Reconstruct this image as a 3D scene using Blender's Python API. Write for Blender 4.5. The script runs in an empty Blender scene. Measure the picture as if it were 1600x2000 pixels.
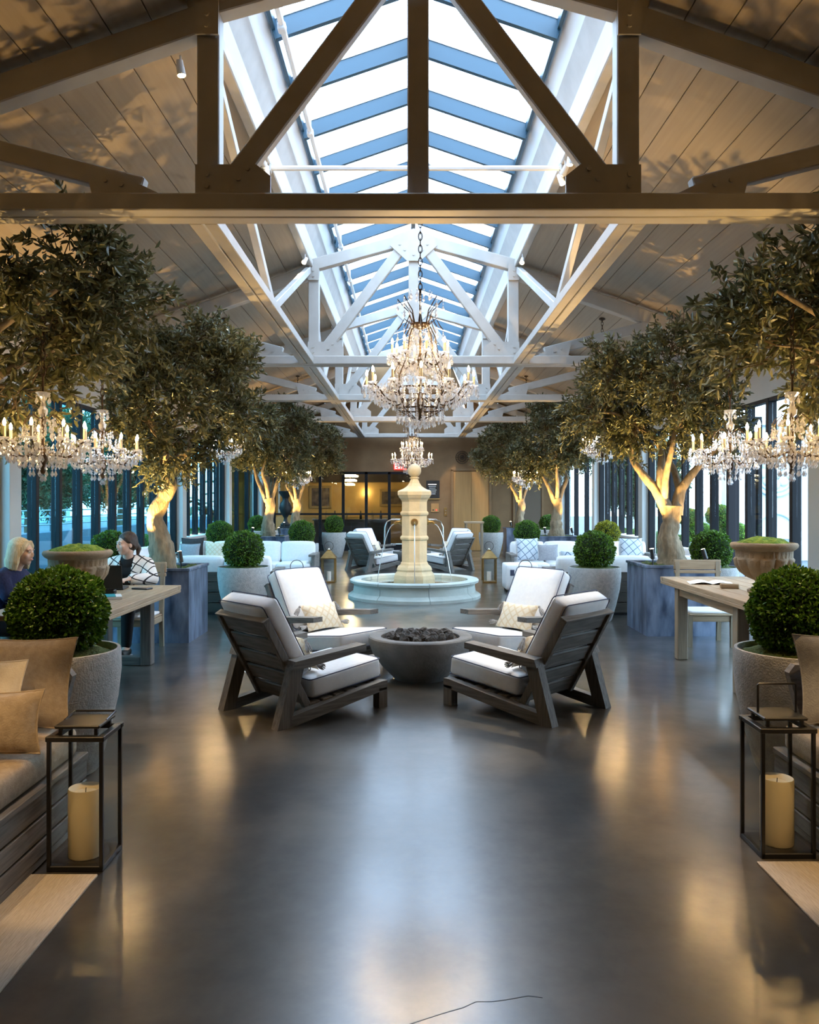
import bpy, bmesh, math, random
import numpy as np
from mathutils import Vector, Matrix
PI = math.pi
R = math.radians
sc = bpy.context.scene
col = sc.collection

# ------------------------------------------------------------------ camera, sky, exposure
CAM_H = 1.55
AX = 0.06                                   # the hall's centre line
cam_d = bpy.data.cameras.new('camera')
cam_d.sensor_width = 36.0
cam_d.lens = 28.8                           # 1600 px focal length on the 2000 px side
cam_d.shift_y = -0.01
cam_d.clip_start = 0.05
cam_d.clip_end = 300
cam = bpy.data.objects.new('camera', cam_d)
cam.location = (0, 0, CAM_H)
cam.rotation_euler = (R(90), 0, 0)
col.objects.link(cam)
sc.camera = cam

wd = bpy.data.worlds.new('overcast_sky')
sc.world = wd
wd.use_nodes = True
bg = wd.node_tree.nodes['Background']
bg.inputs['Color'].default_value = (0.57, 0.77, 1.0, 1)
bg.inputs['Strength'].default_value = 8.0
sc.view_settings.view_transform = 'Standard'
sc.view_settings.look = 'None'
sc.view_settings.gamma = 1
sc.view_settings.use_curve_mapping = False
sc.view_settings.exposure = 0.5
cy = sc.cycles
cy.use_denoising = True
cy.max_bounces = 5
cy.diffuse_bounces = 3
cy.glossy_bounces = 2
cy.transmission_bounces = 3
cy.transparent_max_bounces = 10
cy.use_adaptive_sampling = True
cy.adaptive_threshold = .06
cy.caustics_reflective = False
cy.caustics_refractive = False
cy.sample_clamp_indirect = 6

# ------------------------------------------------------------------ materials
def mat(name, c, rough=.5, metal=0., c2=None, scale=6., stretch=(1, 1, 1), detail=4., bump=0., bscale=None,
        spec=.5, coat=0., emit=None, es=0., sheen=0., trans=0., contrast=(.35, .65), island=0.):
    m = bpy.data.materials.new(name)
    m.use_nodes = True
    nt = m.node_tree
    p = nt.nodes['Principled BSDF']
    p.inputs['Base Color'].default_value = (*c, 1)
    p.inputs['Roughness'].default_value = rough
    p.inputs['Metallic'].default_value = metal
    p.inputs['Specular IOR Level'].default_value = spec
    p.inputs['Coat Weight'].default_value = coat
    p.inputs['Sheen Weight'].default_value = sheen
    p.inputs['Transmission Weight'].default_value = trans
    if emit:
        p.inputs['Emission Color'].default_value = (*emit, 1)
        p.inputs['Emission Strength'].default_value = es
    if c2 is not None or bump:
        tc = nt.nodes.new('ShaderNodeTexCoord')
        mp = nt.nodes.new('ShaderNodeMapping')
        mp.inputs['Scale'].default_value = stretch
        nt.links.new(tc.outputs['Object'], mp.inputs['Vector'])
        nz = nt.nodes.new('ShaderNodeTexNoise')
        nz.inputs['Scale'].default_value = scale
        nz.inputs['Detail'].default_value = detail
        nt.links.new(mp.outputs['Vector'], nz.inputs['Vector'])
        if c2 is not None:
            rp = nt.nodes.new('ShaderNodeValToRGB')
            rp.color_ramp.elements[0].position = contrast[0]
            rp.color_ramp.elements[1].position = contrast[1]
            rp.color_ramp.elements[0].color = (*c, 1)
            rp.color_ramp.elements[1].color = (*c2, 1)
            nt.links.new(nz.outputs['Fac'], rp.inputs['Fac'])
            nt.links.new(rp.outputs['Color'], p.inputs['Base Color'])
        if bump:
            nb = nz
            if bscale:
                nb = nt.nodes.new('ShaderNodeTexNoise')
                nb.inputs['Scale'].default_value = bscale
                nb.inputs['Detail'].default_value = 3
                nt.links.new(mp.outputs['Vector'], nb.inputs['Vector'])
            bp = nt.nodes.new('ShaderNodeBump')
            bp.inputs['Strength'].default_value = bump
            bp.inputs['Distance'].default_value = .02
            nt.links.new(nb.outputs['Fac'], bp.inputs['Height'])
            nt.links.new(bp.outputs['Normal'], p.inputs['Normal'])
    return m

def leaf_mat(name, ca, cb, rough=.35, trl=.25):
    m = bpy.data.materials.new(name)
    m.use_nodes = True
    nt = m.node_tree
    p = nt.nodes['Principled BSDF']
    out = nt.nodes['Material Output']
    g = nt.nodes.new('ShaderNodeNewGeometry')
    rp = nt.nodes.new('ShaderNodeValToRGB')
    rp.color_ramp.elements[0].color = (*ca, 1)
    rp.color_ramp.elements[1].color = (*cb, 1)
    nt.links.new(g.outputs['Random Per Island'], rp.inputs['Fac'])
    nt.links.new(rp.outputs['Color'], p.inputs['Base Color'])
    p.inputs['Roughness'].default_value = rough
    t = nt.nodes.new('ShaderNodeBsdfTranslucent')
    nt.links.new(rp.outputs['Color'], t.inputs['Color'])
    mx = nt.nodes.new('ShaderNodeMixShader')
    mx.inputs[0].default_value = trl
    nt.links.new(p.outputs[0], mx.inputs[1])
    nt.links.new(t.outputs[0], mx.inputs[2])
    nt.links.new(mx.outputs[0], out.inputs['Surface'])
    return m

def glass_mat(name, tint, refl=.06, rough=.0, fres=1.45):
    """thin pane: clear with a Fresnel reflection"""
    m = bpy.data.materials.new(name)
    m.use_nodes = True
    nt = m.node_tree
    nt.nodes.remove(nt.nodes['Principled BSDF'])
    out = nt.nodes['Material Output']
    tr = nt.nodes.new('ShaderNodeBsdfTransparent')
    tr.inputs['Color'].default_value = (*tint, 1)
    gl = nt.nodes.new('ShaderNodeBsdfGlossy')
    gl.inputs['Roughness'].default_value = rough
    lw = nt.nodes.new('ShaderNodeLayerWeight')
    lw.inputs['Blend'].default_value = .5
    pw = nt.nodes.new('ShaderNodeMath'); pw.operation = 'POWER'; pw.inputs[1].default_value = 5
    nt.links.new(lw.outputs['Facing'], pw.inputs[0])
    fr = nt.nodes.new('ShaderNodeMath'); fr.operation = 'MULTIPLY_ADD'
    fr.inputs[1].default_value = (fres - 1) * 1.2; fr.inputs[2].default_value = (fres - 1) * .09
    nt.links.new(pw.outputs[0], fr.inputs[0])
    mx = nt.nodes.new('ShaderNodeMixShader')
    nt.links.new(fr.outputs[0], mx.inputs[0])
    nt.links.new(tr.outputs[0], mx.inputs[1])
    nt.links.new(gl.outputs[0], mx.inputs[2])
    nt.links.new(mx.outputs[0], out.inputs['Surface'])
    return m

def crystal_mat():
    m = bpy.data.materials.new('cut_crystal')
    m.use_nodes = True
    nt = m.node_tree
    nt.nodes.remove(nt.nodes['Principled BSDF'])
    out = nt.nodes['Material Output']
    tr = nt.nodes.new('ShaderNodeBsdfTransparent')
    tr.inputs['Color'].default_value = (.93, .95, .98, 1)
    gl = nt.nodes.new('ShaderNodeBsdfGlossy')
    gl.inputs['Roughness'].default_value = .12
    gl.inputs['Color'].default_value = (1, 1, 1, 1)
    df = nt.nodes.new('ShaderNodeBsdfTranslucent')
    df.inputs['Color'].default_value = (.95, .95, .97, 1)
    m1 = nt.nodes.new('ShaderNodeMixShader')
    m1.inputs[0].default_value = .5
    nt.links.new(gl.outputs[0], m1.inputs[1])
    nt.links.new(df.outputs[0], m1.inputs[2])
    mx = nt.nodes.new('ShaderNodeMixShader')
    mx.inputs[0].default_value = .72
    nt.links.new(tr.outputs[0], mx.inputs[1])
    nt.links.new(m1.outputs[0], mx.inputs[2])
    nt.links.new(mx.outputs[0], out.inputs['Surface'])
    return m

def plaid_mat():
    m = bpy.data.materials.new('plaid_wool')
    m.use_nodes = True
    nt = m.node_tree
    p = nt.nodes['Principled BSDF']
    p.inputs['Roughness'].default_value = .9
    tc = nt.nodes.new('ShaderNodeTexCoord')
    mp = nt.nodes.new('ShaderNodeMapping')
    mp.inputs['Rotation'].default_value = (0, R(28), R(12))
    nt.links.new(tc.outputs['Object'], mp.inputs['Vector'])
    sp = nt.nodes.new('ShaderNodeSeparateXYZ')
    nt.links.new(mp.outputs['Vector'], sp.inputs[0])
    fs = []
    for ax in ('X', 'Z'):
        a = nt.nodes.new('ShaderNodeMath'); a.operation = 'MULTIPLY'; a.inputs[1].default_value = 13
        nt.links.new(sp.outputs[ax], a.inputs[0])
        b = nt.nodes.new('ShaderNodeMath'); b.operation = 'FRACT'
        nt.links.new(a.outputs[0], b.inputs[0])
        c = nt.nodes.new('ShaderNodeMath'); c.operation = 'LESS_THAN'; c.inputs[1].default_value = .13
        nt.links.new(b.outputs[0], c.inputs[0])
        fs.append(c)
    d = nt.nodes.new('ShaderNodeMath'); d.operation = 'MAXIMUM'
    nt.links.new(fs[0].outputs[0], d.inputs[0]); nt.links.new(fs[1].outputs[0], d.inputs[1])
    mx = nt.nodes.new('ShaderNodeMix'); mx.data_type = 'RGBA'
    mx.inputs['A'].default_value = (.85, .83, .8, 1)
    mx.inputs['B'].default_value = (.02, .02, .025, 1)
    nt.links.new(d.outputs[0], mx.inputs['Factor'])
    nt.links.new(mx.outputs['Result'], p.inputs['Base Color'])
    return m

def weave_mat(name, ca, cb, sc_=60, ang=0., line=.3, axes=('X', 'Z'), rough=.95):
    """cloth with a printed lattice of thin lines"""
    m = bpy.data.materials.new(name)
    m.use_nodes = True
    nt = m.node_tree
    p = nt.nodes['Principled BSDF']
    p.inputs['Roughness'].default_value = rough
    tc = nt.nodes.new('ShaderNodeTexCoord')
    mp = nt.nodes.new('ShaderNodeMapping')
    mp.inputs['Rotation'].default_value = (0, ang, 0)
    nt.links.new(tc.outputs['Object'], mp.inputs['Vector'])
    sp = nt.nodes.new('ShaderNodeSeparateXYZ')
    nt.links.new(mp.outputs['Vector'], sp.inputs[0])
    fs = []
    for ax in axes:
        a = nt.nodes.new('ShaderNodeMath'); a.operation = 'MULTIPLY'; a.inputs[1].default_value = sc_
        nt.links.new(sp.outputs[ax], a.inputs[0])
        b = nt.nodes.new('ShaderNodeMath'); b.operation = 'FRACT'
        nt.links.new(a.outputs[0], b.inputs[0])
        c = nt.nodes.new('ShaderNodeMath'); c.operation = 'LESS_THAN'; c.inputs[1].default_value = line
        nt.links.new(b.outputs[0], c.inputs[0])
        fs.append(c)
    d = nt.nodes.new('ShaderNodeMath'); d.operation = 'MAXIMUM'
    nt.links.new(fs[0].outputs[0], d.inputs[0]); nt.links.new(fs[-1].outputs[0], d.inputs[1])
    mx = nt.nodes.new('ShaderNodeMix'); mx.data_type = 'RGBA'
    mx.inputs['A'].default_value = (*ca, 1)
    mx.inputs['B'].default_value = (*cb, 1)
    nt.links.new(d.outputs[0], mx.inputs['Factor'])
    nt.links.new(mx.outputs['Result'], p.inputs['Base Color'])
    return m

def floor_mat():
    m = bpy.data.materials.new('polished_concrete')
    m.use_nodes = True
    nt = m.node_tree
    p = nt.nodes['Principled BSDF']
    tc = nt.nodes.new('ShaderNodeTexCoord')
    n1 = nt.nodes.new('ShaderNodeTexNoise'); n1.inputs['Scale'].default_value = 1.2; n1.inputs['Detail'].default_value = 7
    n1.inputs['Roughness'].default_value = .62
    mp = nt.nodes.new('ShaderNodeMapping'); mp.inputs['Location'].default_value = (.31, .17, .413)
    nt.links.new(tc.outputs['Object'], mp.inputs['Vector'])
    nt.links.new(mp.outputs['Vector'], n1.inputs['Vector'])
    p.inputs['Coat Weight'].default_value = .8
    p.inputs['Coat Roughness'].default_value = .17
    r1 = nt.nodes.new('ShaderNodeMapRange'); r1.interpolation_type = 'SMOOTHSTEP'
    r1.inputs['From Min'].default_value = .32; r1.inputs['From Max'].default_value = .70
    nt.links.new(n1.outputs['Fac'], r1.inputs['Value'])
    mx = nt.nodes.new('ShaderNodeMix'); mx.data_type = 'RGBA'
    mx.inputs['A'].default_value = (.020, .019, .018, 1)
    mx.inputs['B'].default_value = (.115, .104, .088, 1)
    nt.links.new(r1.outputs['Result'], mx.inputs['Factor'])
    nt.links.new(mx.outputs['Result'], p.inputs['Base Color'])
    p.inputs['Roughness'].default_value = .30
    r2 = nt.nodes.new('ShaderNodeMapRange'); r2.inputs['From Min'].default_value = .3; r2.inputs['From Max'].default_value = .7
    r2.inputs['To Min'].default_value = 1.0; r2.inputs['To Max'].default_value = .62
    nt.links.new(n1.outputs['Fac'], r2.inputs['Value'])
    nt.links.new(r2.outputs['Result'], p.inputs['Coat Weight'])
    p.inputs['Specular IOR Level'].default_value = .55
    return m

M = {}
M['floor'] = floor_mat()
M['wall'] = mat('tan_plaster', (.19, .11, .05), .8, c2=(.22, .13, .06), scale=3, bump=.05, bscale=60)
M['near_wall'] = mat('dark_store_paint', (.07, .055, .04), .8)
M['header'] = mat('dim_plaster', (.45, .42, .37), .8, c2=(.5, .46, .4), scale=2)
M['column'] = mat('pale_column_paint', (.62, .66, .66), .6, c2=(.58, .62, .62), scale=2)
M['board'] = mat('ceiling_board_paint', (.40, .33, .25), .62, c2=(.36, .295, .22), scale=4, stretch=(6, .3, 1))
M['steel'] = mat('grey_white_steel_paint', (.52, .50, .47), .45, c2=(.47, .45, .42), scale=5)
M['sky_white'] = mat('white_skylight_paint', (.80, .82, .84), .45)
M['sky_blue'] = mat('blue_grey_rafter_paint', (.018, .062, .10), .4)
M['pane'] = glass_mat('window_glass', (.93, .97, .97))
M['pane_teal'] = glass_mat('tinted_window_glass', (.50, .80, .86))
M['sky_pane'] = glass_mat('skylight_glass', (.97, .98, 1.0), fres=1.2)
M['frame'] = mat('dark_bronze_frame', (.010, .011, .014), .6, spec=.2)
M['black'] = mat('black_metal', (.010, .010, .011), .35, spec=.5)
M['brass'] = mat('aged_brass', (.36, .24, .09), .35, metal=.85, c2=(.28, .18, .07), scale=14)
M['chrome'] = mat('brushed_steel', (.75, .72, .68), .25, metal=1)
M['bronze'] = mat('dark_bronze', (.05, .032, .02), .4, metal=.6)
M['crystal'] = crystal_mat()
M['bulb'] = mat('candle_bulb', (1, .8, .5), .5, emit=(1, .62, .24), es=260)
M['lens'] = mat('lamp_lens', (1, .9, .7), .5, emit=(1, .74, .40), es=40)
M['candle_tube'] = mat('candle_sleeve', (.85, .78, .62), .5, emit=None)
M['stone'] = mat('carved_limestone', (.62, .52, .33), .8, c2=(.50, .42, .28), scale=5, bump=.15, bscale=40)
M['basin'] = mat('pale_cast_stone', (.55, .60, .56), .75, c2=(.44, .49, .46), scale=3, bump=.12, bscale=45)
M['urn'] = mat('weathered_sandstone', (.36, .27, .17), .85, c2=(.27, .20, .13), scale=7, bump=.3, bscale=50)
M['pot'] = mat('speckled_concrete', (.50, .50, .49), .85, c2=(.36, .37, .37), scale=28, bump=.35, bscale=90, contrast=(.3, .7))
M['bowl'] = mat('fire_bowl_concrete', (.22, .21, .20), .8, c2=(.17, .165, .16), scale=7, bump=.2, bscale=40)
M['rock'] = mat('lava_rock', (.05, .045, .042), .9, c2=(.12, .10, .085), scale=12, bump=.6, bscale=40)
M['zinc'] = mat('zinc_sheet', (.06, .085, .14), .38, metal=.55, c2=(.27, .34, .48), scale=3.5, stretch=(2, 2, .6), detail=6)
M['wood_x'] = mat('weathered_teak_x', (.125, .115, .105), .7, c2=(.215, .20, .18), scale=9, stretch=(.5, 7, 7), bump=.06)
M['wood_y'] = mat('weathered_teak_y', (.125, .115, .105), .7, c2=(.215, .20, .18), scale=9, stretch=(7, .5, 7), bump=.06)
M['wood_z'] = mat('weathered_teak_z', (.125, .115, .105), .7, c2=(.215, .20, .18), scale=9, stretch=(7, 7, .5), bump=.06)
M['table_y'] = mat('pale_teak_y', (.33, .235, .145), .6, c2=(.43, .32, .205), scale=8, stretch=(7, .45, 7), bump=.1)
M['table_x'] = mat('pale_teak_x', (.33, .235, .145), .6, c2=(.43, .32, .205), scale=8, stretch=(.45, 7, 7), bump=.1)
M['table_z'] = mat('pale_teak_z', (.24, .19, .13), .6, c2=(.32, .26, .18), scale=8, stretch=(7, 7, .45), bump=.1)
M['dark_wood'] = mat('dark_stained_wood', (.055, .047, .04), .65, c2=(.085, .073, .06), scale=8, stretch=(.5, 7, 7))
M['white_cloth'] = mat('white_canvas', (.87, .87, .87), .9, c2=(.83, .83, .84), scale=30, bump=.08, bscale=160)
M['piping'] = mat('navy_piping', (.06, .07, .12), .8)
M['beige_cloth'] = mat('beige_linen', (.46, .38, .29), .95, c2=(.38, .31, .23), scale=40, bump=.2, bscale=140)
M['cream_cloth'] = mat('cream_linen', (.84, .80, .74), .95, c2=(.78, .73, .66), scale=40, bump=.2, bscale=140)
M['grey_cloth'] = mat('grey_linen', (.36, .37, .40), .95, c2=(.30, .31, .34), scale=40, bump=.2, bscale=140)
M['charcoal'] = mat('charcoal_linen', (.035, .033, .035), .95, c2=(.05, .048, .05), scale=40)
M['lumbar'] = weave_mat('cream_lattice_weave', (.78, .70, .56), (.70, .57, .38), 16, R(45), .25)
M['blue_print'] = weave_mat('pale_blue_print', (.62, .70, .78), (.16, .22, .32), 9, R(38), .12)
M['tassel'] = mat('grey_tassel_yarn', (.30, .29, .30), .95, c2=(.5, .48, .46), scale=60)
M['rug'] = mat('woven_jute_rug', (.56, .50, .42), .95, c2=(.44, .38, .30), scale=30, stretch=(9, .6, 1), bump=.4)
M['wax'] = mat('ivory_wax', (.82, .70, .46), .55, c2=(.78, .66, .43), scale=4, trans=0.)
M['lantern_glass'] = glass_mat('lantern_glass', (.95, .96, .95), fres=1.3)
M['bark'] = mat('olive_bark', (.33, .26, .17), .9, c2=(.17, .135, .09), scale=16, stretch=(1, 1, .35), bump=.8, bscale=26)
M['twig'] = mat('thin_twig', (.07, .05, .03), .9)
M['leaf'] = leaf_mat('olive_leaf', (.055, .072, .036), (.22, .22, .11), .30, .25)
M['leaf_box'] = leaf_mat('boxwood_leaf', (.03, .10, .010), (.17, .33, .035), .33, .25)
M['leaf_uplit'] = leaf_mat('uplit_boxwood_leaf', (.20, .24, .01), (.45, .42, .03), .35, .2)  # boxwood leaf with the yellow of an uplight put into its colour
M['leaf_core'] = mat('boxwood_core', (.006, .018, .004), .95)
M['moss'] = mat('bright_moss', (.10, .20, .012), .95, c2=(.26, .36, .04), scale=22, bump=1., bscale=60)
M['moss_dark'] = mat('dark_moss', (.045, .075, .012), .95, c2=(.10, .13, .025), scale=22, bump=1., bscale=60)
M['water'] = mat('fountain_water', (.25, .27, .20), .05, spec=.7)
M['stream'] = glass_mat('water_stream', (.95, .97, 1.0), fres=1.33)
M['skin'] = mat('fair_skin', (.70, .47, .37), .55, c2=(.66, .43, .33), scale=12)
M['lip'] = mat('lips', (.50, .20, .18), .5)
M['eye_white'] = mat('eye_white', (.8, .8, .78), .3)
M['iris'] = mat('dark_iris', (.03, .025, .02), .2)
M['blonde'] = mat('blonde_hair', (.84, .72, .50), .5, c2=(.68, .53, .30), scale=22, stretch=(6, 6, .4), bump=.5)
M['brunette'] = mat('dark_brown_hair', (.035, .02, .013), .4, c2=(.07, .04, .025), scale=22, stretch=(6, 6, .4), bump=.5)
M['navy'] = mat('navy_knit', (.015, .022, .075), .95, c2=(.02, .03, .10), scale=60, bump=.2)
M['black_cloth'] = mat('black_cotton', (.010, .010, .012), .95)
M['plaid'] = plaid_mat()
M['shoe'] = mat('black_leather_shoe', (.012, .012, .013), .4)
M['sole'] = mat('pale_sole', (.5, .48, .45), .7)
M['laptop'] = mat('black_laptop_shell', (.010, .010, .012), .35)
M['screen'] = mat('laptop_screen_glass', (.02, .02, .025), .1)
M['logo'] = mat('pale_logo', (.75, .75, .75), .4)
M['teal'] = mat('teal_cover', (.02, .32, .36), .5)
M['paper'] = mat('white_paper', (.80, .80, .78), .8)
M['red_sign'] = mat('red_exit_plate', (.6, .02, .02), .4, emit=(1, .05, .04), es=1.6)
M['sign_white'] = mat('exit_letter', (.9, .8, .8), .4, emit=(1, .75, .7), es=2.0)
M['plaque'] = mat('black_plaque', (.015, .015, .016), .5)
M['elevator'] = mat('bronze_elevator_panel', (.44, .24, .085), .45, c2=(.38, .20, .07), scale=3, stretch=(6, 6, .4))
M['door'] = mat('brown_door_paint', (.12, .085, .055), .6)
M['room'] = mat('amber_room_plaster', (.62, .40, .12), .8, c2=(.55, .34, .10), scale=2)
M['room_dark'] = mat('dark_room_paint', (.05, .035, .025), .7)
M['art'] = mat('dark_painting', (.05, .04, .035), .6, c2=(.22, .16, .10), scale=5)
M['gilt'] = mat('gilt_frame', (.42, .28, .10), .4, metal=.5)
M['ground'] = mat('terrace_paving', (.06, .08, .10), .8, c2=(.09, .11, .13), scale=2)
M['parapet'] = mat('blue_grey_parapet', (.10, .14, .20), .7)
M['ext_wall'] = mat('pale_blue_render', (.50, .58, .62), .85, c2=(.44, .52, .56), scale=1.5)
M['relief'] = mat('pale_blue_relief', (.52, .60, .63), .85)
M['leaf_ext'] = leaf_mat('outdoor_leaf', (.02, .06, .03), (.07, .16, .08), .5, .3)
M['tower'] = mat('teal_glass_facade', (.10, .24, .30), .25, c2=(.18, .36, .42), scale=.5)
M['rail'] = mat('steel_rail', (.18, .22, .26), .4, metal=.6)
M['outlet'] = mat('white_outlet_cover', (.7, .7, .68), .4)

# ------------------------------------------------------------------ mesh helpers
class MB:
    def __init__(s):
        s.v = []; s.f = []; s.mi = []
    def add(s, vs, fs, m=0):
        o = len(s.v)
        s.v += [tuple(v) for v in vs]
        s.f += [tuple(i + o for i in f) for f in fs]
        s.mi += [m] * len(fs)
        return s
    def box(s, c, d, b=0., mtx=None, m=0):
        hx, hy, hz = d[0] / 2, d[1] / 2, d[2] / 2
        b = min(b, hx * .9, hy * .9, hz * .9)
        vs = []; fs = []
        if b <= 0:
            for x in (-1, 1):
                for y in (-1, 1):
                    for z in (-1, 1):
                        vs.append(Vector((x * hx, y * hy, z * hz)))
            fs = [(0, 1, 3, 2), (4, 6, 7, 5), (0, 4, 5, 1), (2, 3, 7, 6), (0, 2, 6, 4), (1, 5, 7, 3)]
        else:
            idx = {}
            for x in (-1, 1):
                for y in (-1, 1):
                    for z in (-1, 1):
                        for a in range(3):
                            p = [x * (hx - b), y * (hy - b), z * (hz - b)]
                            p[a] = (x * hx, y * hy, z * hz)[a]
                            idx[(x, y, z, a)] = len(vs)
                            vs.append(Vector(p))
            for a in range(3):
                o = [i for i in range(3) if i != a]
                for sg in (-1, 1):
                    q = []
                    for (i, j) in ((-1, -1), (1, -1), (1, 1), (-1, 1)):
                        k = [0, 0, 0]; k[a] = sg; k[o[0]] = i; k[o[1]] = j
                        q.append(idx[(*k, a)])
                    fs.append(tuple(q))
                for i in (-1, 1):
                    for j in (-1, 1):
                        k0 = [0, 0, 0]; k1 = [0, 0, 0]
                        k0[a] = -1; k1[a] = 1
                        k0[o[0]] = k1[o[0]] = i; k0[o[1]] = k1[o[1]] = j
                        fs.append((idx[(*k0, o[0])], idx[(*k1, o[0])], idx[(*k1, o[1])], idx[(*k0, o[1])]))
            for x in (-1, 1):
                for y in (-1, 1):
                    for z in (-1, 1):
                        fs.append(tuple(idx[(x, y, z, a)] for a in range(3)))
        if mtx is not None:
            vs = [mtx @ v for v in vs]
        c = Vector(c)
        return s.add([v + c for v in vs], fs, m)
    def bar(s, p0, p1, w, h, up=(0, 0, 1), b=0., m=0, ext=0.):
        p0 = Vector(p0); p1 = Vector(p1)
        d = (p1 - p0); L = d.length; d.normalize()
        u = Vector(up); x = d.cross(u)
        if x.length < 1e-5:
            u = Vector((0, 1, 0)); x = d.cross(u)
        x.normalize(); z = x.cross(d)
        mt = Matrix((x, d, z)).transposed()
        return s.box((p0 + p1) / 2, (w, L + 2 * ext, h), b, mt, m)
    def tube(s, pts, r, n=8, cap=True, m=0, closed=False):
        pts = [Vector(p) for p in pts]
        k = len(pts)
        rs = r if isinstance(r, (list, tuple)) else [r] * k
        vs = []; fs = []
        ref = Vector((0, 0, 1))
        prev = None
        for i, p in enumerate(pts):
            if closed:
                t = pts[(i + 1) % k] - pts[i - 1]
            else:
                t = pts[min(i + 1, k - 1)] - pts[max(i - 1, 0)]
            t.normalize()
            if prev is None:
                a = t.cross(ref)
                if a.length < .05:
                    a = t.cross(Vector((1, 0, 0)))
            else:
                a = prev - t * prev.dot(t)
            a.normalize(); prev = a
            bb = t.cross(a)
            for j in range(n):
                th = 2 * PI * j / n
                vs.append(p + (a * math.cos(th) + bb * math.sin(th)) * rs[i])
        for i in range(k if closed else k - 1):
            for j in range(n):
                i2 = (i + 1) % k
                fs.append((i * n + j, i * n + (j + 1) % n, i2 * n + (j + 1) % n, i2 * n + j))
        if cap and not closed:
            fs.append(tuple(range(n)))
            fs.append(tuple((k - 1) * n + j for j in range(n)))
        return s.add(vs, fs, m)
    def lathe(s, prof, n=24, c=(0, 0, 0), a0=0., a1=2 * PI, m=0, rot=0., fr=None, ring=False):
        full = abs(a1 - a0 - 2 * PI) < 1e-6
        cnt = n if full else n + 1
        vs = []; fs = []
        k = len(prof)
        for j in range(cnt):
            th = a0 + (a1 - a0) * j / n + rot
            for i, (r, z) in enumerate(prof):
                rr = fr(th, i, r) if fr else r
                vs.append((c[0] + rr * math.cos(th), c[1] + rr * math.sin(th), c[2] + z))
        for j in range(n):
            j2 = (j + 1) % cnt
            for i in range(k - 1):
                fs.append((j * k + i, j2 * k + i, j2 * k + i + 1, j * k + i + 1))
        if ring:
            for j in range(n):
                j2 = (j + 1) % cnt
                fs.append((j * k + k - 1, j2 * k + k - 1, j2 * k, j * k))
        elif not full:
            fs.append(tuple(range(k)))
            fs.append(tuple((cnt - 1) * k + i for i in range(k)))
        else:
            if prof[0][0] > 1e-4:
                fs.append(tuple(j * k for j in range(n)))
            if prof[-1][0] > 1e-4:
                fs.append(tuple(j * k + k - 1 for j in range(n)))
        return s.add(vs, fs, m)
    def prism(s, poly, t0, t1, plane='yz', m=0):
        n = len(poly)
        vs = []
        for t in (t0, t1):
            for (a, b) in poly:
                vs.append({'yz': (t, a, b), 'xz': (a, t, b), 'xy': (a, b, t)}[plane])
        fs = [tuple(range(n)), tuple(range(n, 2 * n))]
        for i in range(n):
            j = (i + 1) % n
            fs.append((i, j, n + j, n + i))
        return s.add(vs, fs, m)
    def ball(s, c, r, n=12, k=8, m=0):
        r = r if isinstance(r, (tuple, list)) else (r, r, r)
        vs = [(c[0], c[1], c[2] - r[2])]; fs = []
        for i in range(1, k):
            ph = -PI / 2 + PI * i / k
            for j in range(n):
                th = 2 * PI * j / n
                vs.append((c[0] + r[0] * math.cos(ph) * math.cos(th), c[1] + r[1] * math.cos(ph) * math.sin(th), c[2] + r[2] * math.sin(ph)))
        vs.append((c[0], c[1], c[2] + r[2]))
        for j in range(n):
            fs.append((0, 1 + (j + 1) % n, 1 + j))
            e = 1 + (k - 2) * n
            fs.append((len(vs) - 1, e + j, e + (j + 1) % n))
        for i in range(k - 2):
            for j in range(n):
                a = 1 + i * n
                fs.append((a + j, a + (j + 1) % n, a + n + (j + 1) % n, a + n + j))
        return s.add(vs, fs, m)
    def drop(s, c, w, h, m=0):
        """a cut-crystal pendant: eight facets, heavy end down"""
        x, y, z = c
        vs = [(x, y, z), (x + w, y, z - h * .62), (x, y + w, z - h * .62), (x - w, y, z - h * .62), (x, y - w, z - h * .62), (x, y, z - h)]
        fs = [(0, 1, 2), (0, 2, 3), (0, 3, 4), (0, 4, 1), (5, 2, 1), (5, 3, 2), (5, 4, 3), (5, 1, 4)]
        return s.add(vs, fs, m)
    def cushion(s, c, d, r=.04, puff=0., mtx=None, m=0):
        half = np.array(d) / 2
        r = min(r, half.min() * .95)
        t = np.array([-1, -.97, -.9, -.6, -.2, .2, .6, .9, .97, 1.])
        n = len(t)
        for a in range(3):
            o = [i for i in range(3) if i != a]
            for sg in (-1, 1):
                vs = []
                for u in t:
                    for w in t:
                        p = np.zeros(3); p[a] = sg; p[o[0]] = u; p[o[1]] = w
                        q = p * half
                        inn = np.clip(q, -(half - r), half - r)
                        dd = q - inn
                        L = np.linalg.norm(dd)
                        if L > 0:
                            dd = dd / L * r
                        q = inn + dd
                        big = max(1 - p[o[0]] ** 2, 0) * max(1 - p[o[1]] ** 2, 0)
                        q[a] += sg * puff * big * (1 if a == int(np.argmin(half)) else .35)
                        q = Vector(q)
                        if mtx is not None:
                            q = mtx @ q
                        vs.append(q + Vector(c))
                fs = [(i * n + j, i * n + j + 1, (i + 1) * n + j + 1, (i + 1) * n + j) for i in range(n - 1) for j in range(n - 1)]
                s.add(vs, fs, m)
        return s
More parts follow.
